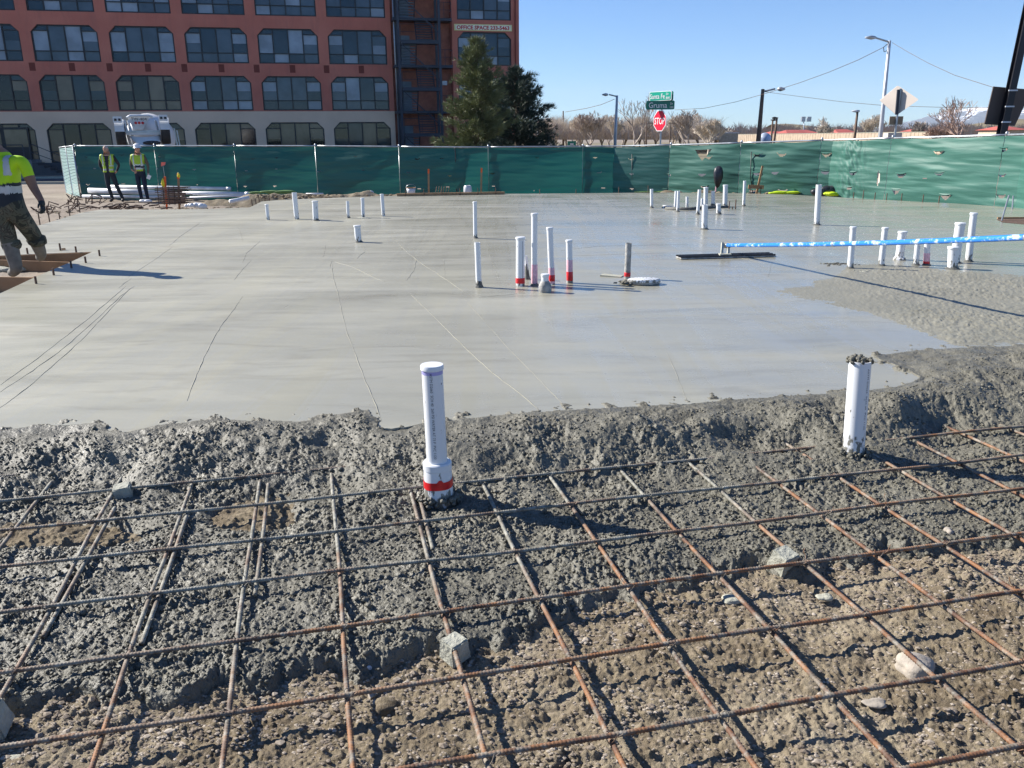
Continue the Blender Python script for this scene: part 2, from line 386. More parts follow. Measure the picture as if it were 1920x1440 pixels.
# ------------------------------------------------------------------ slab outline (photo pixels on its surface)
front = [(-420,812),(-60,812),(0,809),(60,800),(120,797),(180,795),(198,803),(206,812),(240,811),(290,800),(330,795),(380,790),(420,787),(480,792),(520,790),(560,792),(620,782),(660,774),(692,769),(700,788),(708,803),(735,803),(760,800),(800,793),(850,789),(930,780),(1000,774),(1100,768),(1200,762),(1300,757),(1400,748),(1480,744),(1560,738),(1620,734),(1680,726),(1712,716),(1724,708),(1700,694),(1675,684),(1650,676),(1640,668),(1700,660),(1760,655),(1840,652),(1920,648),(2100,640),(2400,632)]
back = [(2400,430),(2150,408),(1925,391),(1800,382),(1700,377),(1620,373),(1560,369),(1480,365),(1380,362),(1250,361),(1120,362),(1000,363),(870,364),(740,367),(620,371),(520,375),(490,378),(468,389),(380,392),(265,393),(190,393),(150,399),(112,411),(75,422),(20,432),(-200,470),(-200,483),(0,479),(90,475),(173,472),(133,491),(100,505),(67,519),(20,541),(0,550),(-250,640),(-420,700)]
def dens(pl, j, step=12):
    out = []
    for a, b in zip(pl[:-1], pl[1:]):
        n = max(1, int(math.hypot(b[0]-a[0], b[1]-a[1])/step))
        for k in range(n):
            u = k/n; out.append((a[0]+(b[0]-a[0])*u+random.uniform(-j, j), a[1]+(b[1]-a[1])*u+random.uniform(-j, j)*.6))
    out.append(pl[-1]); return out
outl = dens(front, 1.6, 9)+back
pts = [at(*p, 0) for p in outl]
n = len(pts); bm = bmesh.new()
tv = [bm.verts.new(p) for p in pts]; bv = [bm.verts.new((p.x, p.y, -.22)) for p in pts]
bm.faces.new(tv)
for k in range(n): bm.faces.new((tv[k], bv[k], bv[(k+1) % n], tv[(k+1) % n]))
bmesh.ops.recalc_face_normals(bm, faces=bm.faces); me = bpy.data.meshes.new('concrete_slab'); bm.to_mesh(me); bm.free(); me.materials.append(M['slab'])
tag(link('concrete_slab', me), kind='structure')

# ------------------------------------------------------------------ rough placed concrete and dirt in front
cols = np.concatenate([np.linspace(-420, -30, 70)[:-1], np.linspace(-30, 1950, 860), np.linspace(1950, 2400, 80)[1:]])
rows = np.concatenate([np.linspace(628, 1000, 420)[:-1], np.linspace(1000, 1560, 350), np.linspace(1560, 2300, 60)[1:]])
PX, PY = np.meshgrid(cols, rows); X, Y = at_np(PX, PY)
fx = np.array([p[0] for p in front]); fy = np.array([p[1] for p in front])
slabpoly = front+[(2400, 300), (-420, 300)]
sdt = ploy_sd(PX, PY, slabpoly)                       # >0 on the smooth slab
emerge = np.interp(PX, [-400,0,240,430,620,760,900,1000,1110,1230,1330,1440,1560,1640,1740,1920,2400], [886,884,876,866,852,858,884,880,842,838,850,822,838,832,790,786,770])
low = [(-420,1330),(-100,1300),(24,1284),(75,1272),(118,1275),(180,1284),(236,1277),(293,1282),(350,1272),(392,1256),(425,1251),(496,1254),(510,1236),(520,1223),(590,1228),(661,1220),(700,1213),(731,1207),(780,1185),(832,1172),(860,1192),(892,1188),(937,1180),(965,1165),(994,1159),(1050,1136),(1087,1121),(1120,1108),(1155,1099),(1200,1087),(1300,1072),(1338,1056),(1423,1043),(1513,1050),(1550,1036),(1621,1029),(1669,1004),(1730,1010),(1787,1006),(1920,996),(2400,965)]
lowy = np.interp(PX, [p[0] for p in low], [p[1] for p in low])
lowy = lowy-38*(PX*0+1)+fbm(X, Y, 6, 3, 21)*26                  # the edge is measured on the dirt, 0.15 m down
# dirt height
und = -.006+fbm(X, Y, 1.3, 3, 31)*.026+fbm(X, Y, 4.5, 4, 32)*.011
peb, pid = worley(X, Y, 60, 41)
ZD = -.152+und+fbm(X, Y, 18, 4, 35)*.008+fbm(X, Y, 60, 2, 36)*.004+np.sqrt(np.clip(1-(peb*1.7)**2, 0, 1))*np.where(pid > .72, .006, .0)+lumps(X, Y, 24, 44, .80)*.011
clod = sst(.12, .35, fbm(X, Y, 3.2, 3, 51)); ZD = ZD+clod*(lumps(X, Y, 55, 53, .3)*.006+lumps(X, Y, 24, 54, .75)*.008)
ZD = ZD-np.exp(-((PY-1420-.05*PX)/40)**2)*.01
# concrete height
t_up = sst(0, 46, emerge-PY)                          # 1 up on the bank, 0 down in the mat
frontc = np.interp(PX, [-420, 120, 200, 520, 700, 1000, 1500, 1600, 1700, 1760, 1920, 2400], [812, 797, 810, 790, 785, 774, 742, 735, 715, 690, 655, 632])
em2 = emerge+fbm(X, Y, 1.6, 3, 60)*46+fbm(X, Y, 5, 3, 62)*16-6; wid = np.clip(emerge-frontc-8, 34, 95)
t_up = sst(-50, wid, em2-PY); bank = -.132+t_up*.131
bank = bank+.022*sst(6, 40, em2-PY)*sst(2, 34, -sdt)*(.1+1.2*fbm(X, Y, 2.6, 3, 61))
foot = [(640,815,50,14),(250,850,46,10),(1395,800,60,16),(1480,800,38,14),(1110,862,70,14),(770,842,52,18),(60,868,110,14),(1790,776,80,18),(1885,662,60,10),(930,846,40,10),(1540,762,40,9),(330,818,40,9),(500,880,110,14),(1010,945,60,16)]
for a, b, w, hh in foot: bank = bank-.034*np.exp(-((PX-a)/w)**2-((PY-b)/hh)**2)*(sst(-2, 22, -sdt))
for a, b, w, hh, k in [(1700,762,60,22,.075),(420,812,120,14,.02),(1180,800,110,24,.035),(700,900,60,30,.028),(960,805,90,18,.02),(1560,800,70,26,.035),(1900,700,120,22,.05),(120,812,110,10,.02),(1250,985,90,26,.02),(330,985,80,26,.01)]:
    bank = bank+k*np.exp(-((PX-a)/w)**2-((PY-b)/hh)**2)*sst(2, 30, -sdt)
mat_und = fbm(X, Y, 2.3, 4, 71)*(.022+.02*t_up)+fbm(X, Y, 7, 3, 72)*.012
rough = sst(-2, 12, -sdt)
soft = 1-.85*np.clip(np.exp(-((PX-1720)/130)**2-((PY-690)/34)**2)+np.exp(-((PX-870)/22)**2-((PY-840)/20)**2)*.9+np.exp(-((PX-60)/120)**2-((PY-815)/10)**2)*.6, 0, 1)
wx = X+fbm(X, Y, 30, 2, 81)*.012; wy = Y+fbm(X, Y, 30, 2, 82)*.012
lm = lumps(wx, wy, 42, 91, .4)*.008+lumps(wx+.3, wy, 72, 93, .2)*.008+lumps(wx, wy+.7, 120, 95, .2)*.0055+lumps(wx, wy, 11, 98, .55)*.006
lm = lm+fbm(X, Y, 22, 3, 97)*.008
cl = sst(-.25, .35, fbm(X, Y, 3.0, 3, 99)); lm = lm*(.55+.75*cl)
ZC = bank+mat_und*rough*.8+lm*rough*soft*(.6+.4*sst(8, 50, -sdt))
ZC = ZC-.0*t_up
inside = lowy-PY
ZC = ZC+.006-.0*ZC
ZC = ZC-.10*sst(14, -26, inside)
# two gaps in the pour where dirt shows
for a, b, w, hh in [(120,945,120,22),(470,915,70,22)]:
    ZC = ZC-.13*np.exp(-(np.abs((PX-a)/w)**2.6)-(np.abs((PY-b)/hh)**2.6)); ZD = ZD+.02*np.exp(-((PX-a)/w)**2-((PY-b)/hh)**2)
# trench shadows: troughs beside buried bars
sde = sdt+fbm(X, Y, 9, 4, 111)*26+2
edge_up = sst(3, -9, sde)*sst(60, 8, -sdt)*.005-.009*sst(60, 0, -sdt)*sst(-4, 10, -sdt)
ZC = np.where(sdt > 0, np.where(sde > 2, -.014, .0005+lm*.9*sst(2, -4, sde)), np.minimum(ZC, .09)+.002+edge_up)
keep = (ZC > ZD-.03) & (sdt < 30)
tag(grid_mesh('rough_concrete', X, Y, ZC, M['rough'], keep), kind='structure')
keepd = (ZD > ZC-.03) | (PY > 1300)
ZD = np.where((PX < -380) | (PX > 2360) | (PY > 2280), -.5, ZD)
tag(grid_mesh('dirt_subgrade', X, Y, ZD, M['dirt'], keepd), kind='structure')
# samplers for later placement
def samp(arr, px, py):
    i = int(np.clip(np.searchsorted(rows, py), 0, len(rows)-1)); j = int(np.clip(np.searchsorted(cols, px), 0, len(cols)-1)); return float(arr[i, j])

# crumbs of concrete on the pour, stones on the dirt: nobody could count them
mb = MB(); ico_v, ico_f = ICO[1]
nr_, nc_ = PX.shape; cnt = 0
while cnt < 17000:
    i = RNG.randint(0, 765); j = RNG.randint(60, nc_-60)
    if sdt[i, j] > -12 or ZC[i, j] < ZD[i, j]+.004 or RNG.rand() > soft[i, j]: continue
    if PY[i, j] < 700 and RNG.rand() < .6: continue
    s_ = RNG.uniform(.0028, .0075)*(1 if RNG.rand() < .93 else 1.8)
    mb.blob((X[i, j], Y[i, j], ZC[i, j]+s_*.25), s_, 1, .3, (1, 1, .8)); cnt += 1
tag(mb.build('concrete_crumbs', M['rough'], smooth=True), 'loose grey crumbs of fresh concrete lying on the rough pour', 'concrete crumbs', kind='stuff')
mb = MB(); cnt = 0; m, t_, p_ = nmat('pebbles'); v = pos(t_); 
t_.links.new(ramp(t_, noise(t_, v, 25, 2), [(.3, (.13, .10, .075)), (.5, (.25, .205, .155)), (.7, (.40, .35, .29))]), p_.inputs['Base Color']); p_.inputs['Roughness'].default_value = .9; M['pebble'] = m
while cnt < 12000:
    i = RNG.randint(380, 765); j = RNG.randint(60, nc_-60)
    if ZC[i, j] > ZD[i, j]-.002: continue
    if PY[i, j]-lowy[i, j] > 90 and RNG.rand() > .25+.75*clod[i, j]: continue
    s_ = RNG.uniform(.0022, .0065)*(1 if RNG.rand() < .96 else 2.0)
    mb.blob((X[i, j], Y[i, j], ZD[i, j]+s_*.1), s_, 1, .3, (1.2, 1, .6)); cnt += 1
tag(mb.build('gravel', M['pebble'], smooth=False), 'small stones and clods scattered over the brown dirt', 'gravel', kind='stuff')

# screeded patch on the right of the slab
cols2 = np.linspace(1180, 2300, 560); rows2 = np.linspace(470, 690, 200)
P2, Q2 = np.meshgrid(cols2, rows2); X2, Y2 = at_np(P2, Q2)
poly = [(1560,512),(1590,488),(1640,484),(1720,492),(1800,500),(1920,508),(2300,500),(2300,640),(1920,652),(1790,656),(1750,640),(1690,618),(1640,604),(1560,582),(1480,566),(1420,556),(1400,544),(1450,530),(1500,522)]
sd2 = ploy_sd(P2, Q2, poly); k2 = sst(-3, 22, sd2)*np.clip(.95+fbm(X2, Y2, 1.2, 3, 5)*.8-.25*np.exp(-((Q2-(560+.1*(P2-1600)))/12)**2), .55, 1)
sharp = .35+.65*sst(1560, 1760, P2)
Z2 = -.006+.0115*k2+k2*sharp*(lumps(X2+fbm(X2, Y2, 20, 2, 3)*.02, Y2, 26, 5, .45)*.0085+lumps(X2, Y2, 48, 6, .35)*.005)+fbm(X2, Y2, 2.5, 3, 9)*.003*k2
tag(grid_mesh('screeded_concrete', X2, Y2, Z2, M['screed'], sd2 > -6), kind='structure')

# trowel ridges and lines left on the slab
ridges = [[(0,765),(50,728),(105,680),(150,640),(190,598),(240,545),(252,536)],[(0,735),(60,696),(120,652),(180,600),(225,556),(246,540)],[(0,722),(70,672),(140,618),(200,568),(236,536)],
 [(222,540),(246,522)],[(350,752),(366,710),(382,672),(402,632),(415,610),(436,584),(455,556)],[(438,526),(455,505),(472,487)],[(455,492),(462,474),(488,452)],[(318,460),(345,438),(378,416)],[(240,520),(300,480),(322,464)],
 [(622,492),(624,518),(632,545),(641,585),(652,628),(668,668),(684,712),(698,742),(716,790)],[(606,482),(609,470),(611,459)],[(619,503),(621,490),(660,500),(700,520),(722,528)],[(762,526),(776,508),(780,490),(777,478)],[(669,484),(676,478),(684,472),(683,462)],
 [(835,522),(834,500),(831,480)],[(771,553),(800,580),(832,612),(880,660),(925,700),(975,738),(1010,768)],[(868,558),(905,598),(950,650),(1000,700),(1040,742),(1062,764)],[(735,444),(765,475),(800,500),(833,522),(872,548)],
 [(910,458),(922,490),(935,520)],[(898,557),(935,554),(985,550)],[(1250,660),(1268,700),(1282,735),(1289,755)],[(1448,490),(1440,520)],[(1060,480),(1150,477),(1250,474)],[(1370,478),(1395,485),(1440,496)],[(445,425),(452,440),(455,453)],[(1050,470),(1120,462),(1290,458)]]
mb = MB()
for L in ridges:
    P = []
    for a, b in zip(L[:-1], L[1:]):
        for k in range(5):
            u = k/5; P.append(at(a[0]+(b[0]-a[0])*u+random.uniform(-.8, .8), a[1]+(b[1]-a[1])*u+random.uniform(-.4, .4), .0005))
    P.append(at(*L[-1], .0005)); w = .0026 if L[0][0] < 800 else .0015
    mb.tube(P, [w*(.45+.8*random.random())*min(1, .3+i/3, .3+(len(P)-1-i)/3) for i in range(len(P))], 5)
tag(mb.build('trowel_ridges', M['ridge'], smooth=True), 'thin curved float lines left in the smooth wet slab', 'trowel lines', kind='stuff')

# ------------------------------------------------------------------ rebar mat
U = Vector((math.cos(GA), math.sin(GA), 0)); V = Vector((-math.sin(GA), math.cos(GA), 0))
BARZ = -.078; BR = .0074
def rebar_mesh(name, L, seed, mats, pitch=.0105, n=8):
    rnd = random.Random(seed); st = pitch/3; k = int(L/st)
    x = np.arange(k)*st; th = np.arange(n)*2*np.pi/n
    amp = rnd.uniform(.002, .006); ph = rnd.uniform(0, 6); cy = amp*np.sin(x*1.7+ph)+.002*np.sin(x*5+ph); cz = .003*np.sin(x*2.3+ph*2)-.0015*np.cos(x*6)
    TH, XX = np.meshgrid(th, x); ribs = (np.sin((XX/pitch+.22*np.abs(np.sin(TH)))*2*np.pi) > .15)*.0018
    rr_ = BR-.0006+ribs+np.where(np.abs(np.cos(TH)) > .95, .0008, 0)
    co = np.stack([XX, cy[:, None]+rr_*np.cos(TH), cz[:, None]+rr_*np.sin(TH)], -1)
    idx = np.arange(k*n).reshape(k, n); q = np.stack([idx[:-1], np.roll(idx[:-1], -1, 1), np.roll(idx[1:], -1, 1), idx[1:]], -1).reshape(-1, 4)
    me = bpy.data.meshes.new(name); me.from_pydata(co.reshape(-1, 3).tolist(), [], q.tolist()+[tuple(range(n))[::-1], tuple(range((k-1)*n, k*n))])
    me.materials.append(mats); me.polygons.foreach_set('use_smooth', [True]*len(me.polygons)); me.update(); return me
matt = thing('rebar_mat', 'tied grid of rusty ribbed reinforcing bars half buried in fresh concrete in the foreground', 'rebar mat', (0, 0, 0))
longm = [rebar_mesh('rebar', 8.0, s_, M['rebar2'] if s_ % 2 else M['rebar']) for s_ in (1, 2, 3)]
crossm = [rebar_mesh('rebar', 3.7, s_, M['rebar2'] if s_ % 2 else M['rebar']) for s_ in (4, 5, 6)]
lapm = rebar_mesh('rebar', 1.0, 9, M['rebar2'])
def putbar(me, u0, v0, along_u, z, jit=0):
    p = U*u0+V*v0; o = link('rebar', me, matt); o.location = (p.x, p.y, z); o.rotation_euler = (0, 0, GA+(0 if along_u else math.pi/2)+jit); return o
TV = [1.07, 1.417, 1.718, 2.066, 2.420, 2.778, 3.125, 3.462, 3.786, 4.07]
for i, v0 in enumerate(TV): putbar(longm[i % 3], -3.4+random.uniform(-.2, .2), v0, True, BARZ, random.uniform(-.002, .002))
CU = [-.332*7, -.332*6, -1.645, -1.308, -.985, -.665, -.334, -.003, .331, .668, .992, 1.345, 1.69, 2.0, 2.30, 2.63, 2.96, 3.29, 3.6]
for i, u0 in enumerate(CU): putbar(crossm[(i*2+1) % 3], u0, .75, False, BARZ-2*BR-.001, random.uniform(-.004, .004))
for u0, v0 in [(-.958,2.62),(-.637,2.5),(-.30,2.72),(.36,2.9)]: putbar(lapm, u0, v0, False, BARZ-2*BR-.001, random.uniform(-.01, .01))
# tie wires: a twisted loop at some crossings
def tiewire():
    mb = MB(); pts = [(.016*math.cos(a)*1.0, .016*math.sin(a), .004+.011*math.sin(2*a)) for a in np.linspace(0, 2*math.pi, 14)]
    mb.tube(pts, .0016, 4); mb.tube([(.012, .012, .008), (.02, .022, .02), (.016, .03, .034), (.022, .03, .046)], .0015, 4); return mb.mesh('tie_wire', M['rebar2'])
tw = tiewire(); k = 0
for v0 in TV[1:8]:
    for u0 in CU[2:15]:
        if random.random() < .85:
            p = U*u0+V*v0; o = link('tie_wire', tw, matt); o.location = (p.x, p.y, BARZ-.008); o.rotation_euler = (0, 0, random.uniform(0, 6)); k += 1
# supports (dobies) and rocks
def dobie(px, py, s_, rz, label, tiltx=.1):
    mb = MB(); a = s_/2; vs = [(-a,-a,-a),(a,-a,-a),(a,a,-a),(-a,a,-a),(-a*.85,-a*.85,a),(a*.85,-a*.85,a),(a*.8,a*.85,a*.9),(-a*.85,a*.8,a)]
    bm = bmesh.new(); bv_ = [bm.verts.new(v_) for v_ in vs]
    for f in [(0,3,2,1),(4,5,6,7),(0,1,5,4),(1,2,6,5),(2,3,7,6),(3,0,4,7)]: bm.faces.new([bv_[i] for i in f])
    bmesh.ops.bevel(bm, geom=list(bm.edges), offset=.004, segments=2, affect='EDGES')
    bmesh.ops.subdivide_edges(bm, edges=[e for e in bm.edges if e.calc_length() > .02], cuts=4, use_grid_fill=True)
    for v_ in bm.verts: v_.co += Vector([random.uniform(-.0013, .0013) for _ in range(3)])
    me = bpy.data.meshes.new('concrete_brick'); bm.to_mesh(me); bm.free(); me.materials.append(M['cblock'])
    zc = -.142+a*.9; P = at(px, py, zc); o = link('concrete_block', me); o.location = P; o.rotation_euler = (tiltx, -.12, rz); tag(o, label, 'concrete block', 'concrete spacer blocks under the rebar'); return o
dobie(852, 1215, .076, .75, 'pale grey concrete spacer block on brown dirt, nearest the red-taped pipe')
dobie(1470, 1050, .085, .5, 'pale concrete spacer block at the edge of the rough pour below the right pipe', .3)
dobie(232, 925, .085, .3, 'grey concrete spacer block beside dirt gap on the left of the pour')
dobie(-22, 1350, .09, .2, 'whitish concrete block cut by the left edge of the photo')
def rock(px, py, z, r, label, sq, mat='rock', seed=3, name='rock'):
    mb = MB(); vv, ff = ICO[3]; off = seed*3.1; P = at(px, py, z)
    vs = []
    for v_ in vv:
        v_ = Vector(v_); k = 1+.18*math.sin(v_.x*3+off)+.12*math.sin(v_.y*5+off*2)+.1*math.cos(v_.z*4+off)+random.uniform(-.03, .03)
        vs.append((v_.x*r*k*sq[0], v_.y*r*k*sq[1], v_.z*r*k*sq[2]))
    mb.add(vs, ff); o = mb.build(name, M[mat], smooth=True, loc=P); tag(o, label, 'rock'); return o
rock(1722, 1250, -.15, .062, 'rounded pale boulder under a bar near the lower right corner', (1, .8, .5))
rock(40, 1432, -.16, .038, 'broken grey stone in the bottom left corner', (1.5, .8, .35), 'cblock', 5)
rock(728, 1325, -.155, .03, 'brown clod of earth under the bars below the spacer block', (1.4, .9, .6), 'dirt', 7)
rock(1780, 1000, -.125, .022, 'small brown stone at the right edge of the rough pour', (1, 1, .9), 'rock', 9)
rock(690, 1250, -.15, .014, 'small white stone left of the spacer block', (1.5, 1, .7), 'whiteplastic', 11)
rock(1638, 1318, -.15, .02, 'reddish flat stone under the lower right bar', (1.6, 1, .5), 'rock', 4)
rock(1545, 1120, -.15, .02, 'grey stone chip beside the right spacer block', (1.3, 1, .6), 'cblock', 14)
rock(1375, 1123, -.15, .026, 'flat grey stone chip between two cross bars', (1.7, 1, .3), 'cblock', 15)

# ------------------------------------------------------------------ pipes
# base px, top px, width px, label, options
PIPES = [
 ((502.7,412),(500,384),6.2,'short thin white pipe, leftmost standing in the slab',{'cap':1}),
 ((556.6,411),(551.7,361),9,'tall white pipe second from the left end of the slab',{}),
 ((592,413.5),(590.5,377.5),10.5,'stout white capped pipe beside the tall left one',{'cap':1,'muck':1}),
 ((653,408.5),(651.7,377),6,'thin white pipe left of the pipe on a mortar patch',{'muck':1}),
 ((680.8,408),(679.7,372),6.5,'thin white pipe rising from a small mortar patch',{'patty':1,'cap':1}),
 ((719,405.5),(716,364.7),6.6,'thin tall white pipe right of the mortar patch',{'cap':1}),
 ((672,454),(669.5,423.6),12,'lone short stout white pipe in front of the left row',{'cap':1,'muck':1}),
 ((891.3,446.7),(890.4,379.3),7.5,'tall slim white pipe standing alone behind the centre group',{'cap':1,'muck':1}),
 ((898,538.5),(895,454.5),11,'white pipe with dark mortar foot at the left of the centre group',{'muck':2}),
 ((975.5,536),(976,446),16.5,'thick white capped pipe with red tape at its foot in the centre group',{'cap':1,'red':1,'print':1}),
 ((989,523.5),(986,479.6),6,'thin short pipe with black mortar foot hidden behind the thick centre pipe',{'muck':3}),
 ((1002,535),(1002,401.5),11.5,'tallest white pipe of the centre group',{'cap':1,'pink':1,'muck':1}),
 ((1035,533),(1030.7,428),11.5,'second tallest white pipe of the centre group with pink foot',{'cap':1,'pink':1,'red':1}),
 ((1022,547.5),(1022,515.5),14,'squat white fitting with bulging muddy base in front of the centre group',{'bulb':1,'cap':1}),
 ((1068.5,530.5),(1067,451.5),11.5,'white pipe with pink middle and red tape at the right of the centre group',{'cap':1,'pink':2,'red':2}),
 ((1176,522),(1178.6,455.7),11.5,'mortar-streaked pipe with red band rising from the muddy lump',{'coat':1,'red':1}),
 ((1222,390),(1221.8,354.4),6,'slim white pipe standing alone near the middle of the back fence',{'muck':1}),
 ((1266,392),(1268,358),5.6,'slim white pipe, rear one of the leaning pair by the trench patch',{}),
 ((1270.8,397),(1272.5,358),5.6,'slim white pipe, front one of the pair by the trench patch',{'muck':1}),
 ((1288.3,390.5),(1288.5,368.6),5.4,'short slim pipe right of the pair behind the trench patch',{}),
 ((1308.2,402),(1311.7,355.5),6.2,'slim leaning white pipe left of the thick one in the far cluster',{'muck':1}),
 ((1316,390),(1316.7,372),5,'short thin pipe tucked between two taller ones in the far cluster',{}),
 ((1323,388),(1323.7,352),8,'mid-sized white pipe behind the stout short one in the far cluster',{'cap':1}),
 ((1337,388),(1337,358.3),7,'muddy-footed white pipe in front of the black hooded stake',{'muck':2}),
 ((1359.4,387),(1360.5,347.4),8.6,'stout tall white pipe at the right of the far cluster',{'cap':1,'muck':1}),
 ((1321,430),(1322,384),11,'stout white pipe standing nearest in the far cluster',{'muck':1}),
 ((1347.4,401.4),(1347.4,383),8.6,'stubby white pipe right of the nearest far-cluster pipe',{'muck':1,'cap':1}),
 ((1394.4,386),(1396.6,339),5.6,'tall slim white pipe right of the far cluster, left of the wooden cross',{'muck':1}),
 ((1531.5,421.8),(1535.5,346.3),10.5,'tall white pipe standing alone before the yellow bag',{'muck':1}),
 ((1594,503),(1600,426.5),11,'white pipe at the left end of the row behind the blue pole',{'cap':1,'muck':1}),
 ((1652,498),(1660,428),11,'second white pipe of the row behind the blue pole',{'cap':1,'muck':1}),
 ((1686,487),(1692.6,435),15,'stout white pipe with flared foot behind the blue pole',{'cap':1,'flare':1}),
 ((1717,497),(1721,457),10,'short white pipe hidden up to the blue pole, left of the pink one',{'muck':1}),
 ((1737,497),(1739,456),11,'short pipe wrapped in pink and red tape under the blue pole',{'pink':2,'red':1,'muck':1}),
 ((1790,493),(1801,419),17,'tall stout white pipe crossed by the blue pole',{'cap':1,'muck':1}),
 ((1786,504),(1787.5,464),18,'short stout white pipe in front of the tall stout one',{'cap':1,'muck':1}),
 ((1815.7,490.6),(1826,400.5),12,'tallest slim white pipe at the right end of the blue pole row',{'cap':1,'muck':1}),
]
def pipe(base, top, w, label, o, z0=0.0, n=24):
    B = at(base[0], base[1], z0); depth = -(RM.inverted() @ (B-Vector((0, 0, CAMH)))).z; r = w*depth/FPX/2
    T = dist(top[0], top[1], B.y); Hh = T.z-z0; tilt = ((T.x-B.x)/Hh, 0)
    wall = .9; th = thing('white_pipe', label, 'pipe', B, 0, 'pipes standing in the wet slab')
    mb = MB(); mb.lathe([(r, -.1), (r, Hh), (r*wall, Hh), (r*wall, Hh-.03), (.0001, Hh-.03)], n, (0, 0, 0), tilt)
    me = mb.mesh('pipe_body', M['pvcdirty'] if o.get('coat') else M['pvc']); smooth_by_angle(me); link('pipe_body', me, th)
    def part(name, prof, mat):
        mb = MB(); mb.lathe(prof, n, (0, 0, 0), tilt); me = mb.mesh(name, M[mat]); smooth_by_angle(me); return link(name, me, th)
    if o.get('cap'): part('cap', [(r*1.04, Hh-.014), (r*1.13, Hh-.012), (r*1.13, Hh+.006), (r*1.02, Hh+.010), (.0001, Hh+.011)], 'pvcclean')
    if o.get('pink'):
        a, b = (.02, .30) if o['pink'] == 1 else (.10, .55); part('primer_stain', [(r*1.015, Hh*a), (r*1.03, Hh*a+.002), (r*1.03, Hh*b), (r*1.01, Hh*b+.002)], 'pink')
    if o.get('red'):
        a, b = (.06, .17) if o['red'] == 1 else (.06, .27); part('tape_band', [(r*1.03, Hh*a), (r*1.07, Hh*a+.002), (r*1.07, Hh*b), (r*1.03, Hh*b+.002)], 'redtape')
    if o.get('muck'):
        hh = {1: .02, 2: .055, 3: .12}[o['muck']]; mb = MB(); vs = []; K = 22
        prof = [(1.7, -.01), (1.35, .3), (1.14, .7), (1.05, 1.0), (.9, 1.02)]
        for rr_, zz in prof:
            for k_ in range(K):
                a = 2*math.pi*k_/K; q = 1+random.uniform(-.12, .16)*(rr_-.8); zt = zz*hh*(1+random.uniform(-.3, .4)) if zz > 0 else zz*.3
                vs.append((r*rr_*q*math.cos(a)+tilt[0]*zt, r*rr_*q*math.sin(a), zt))
        mb.add(vs, [(i*K+k_, i*K+(k_+1) % K, (i+1)*K+(k_+1) % K, (i+1)*K+k_) for i in range(len(prof)-1) for k_ in range(K)]); mb.build('mortar_collar', M['mortar'], th, True)
    if o.get('flare'): part('flared_foot', [(r*1.6, -.01), (r*1.5, .018), (r*1.15, .03), (r*1.02, .05)], 'pvc')
    if o.get('bulb'): part('bell_fitting', [(r*1.5, -.02), (r*1.75, .015), (r*1.72, .06), (r*1.4, .09), (r*1.05, .11)], 'pvcdirty')
    if o.get('print'):
        mb = MB(); mb.box((r*.55, -r*.87-.001, .06), (r*.62, -r*.84, Hh-.03)); mb.build('print_line', M['ink'], th)
    if o.get('patty'):
        mb = MB(); K = 20
        vs = [(0, 0, .012)]+[(.16*math.cos(a)*random.uniform(.7, 1.2), .2*math.sin(a)*random.uniform(.7, 1.2), -.002) for a in np.linspace(0, 2*math.pi, K, endpoint=False)]
        mb.add(vs, [(0, 1+k_, 1+(k_+1) % K) for k_ in range(K)]); mb.build('mortar_patch', M['cblock'], th)
    return th, r, Hh, tilt
for P_ in PIPES: pipe(*P_)
def text_mesh(s_, size, ext=0, align='LEFT', sx_=1.0, off=0):
    cu = bpy.data.curves.new('txt', 'FONT'); cu.body = s_; cu.size = size; cu.extrude = ext; cu.align_x = align; cu.resolution_u = 2; cu.offset = off
    ob = bpy.data.objects.new('txt', cu); C.objects.link(ob); bpy.context.view_layer.update()
    me = bpy.data.meshes.new_from_object(ob.evaluated_get(bpy.context.evaluated_depsgraph_get())); bpy.data.objects.remove(ob)
    if sx_ != 1.0:
        for v_ in me.vertices: v_.co.x *= sx_
    return me
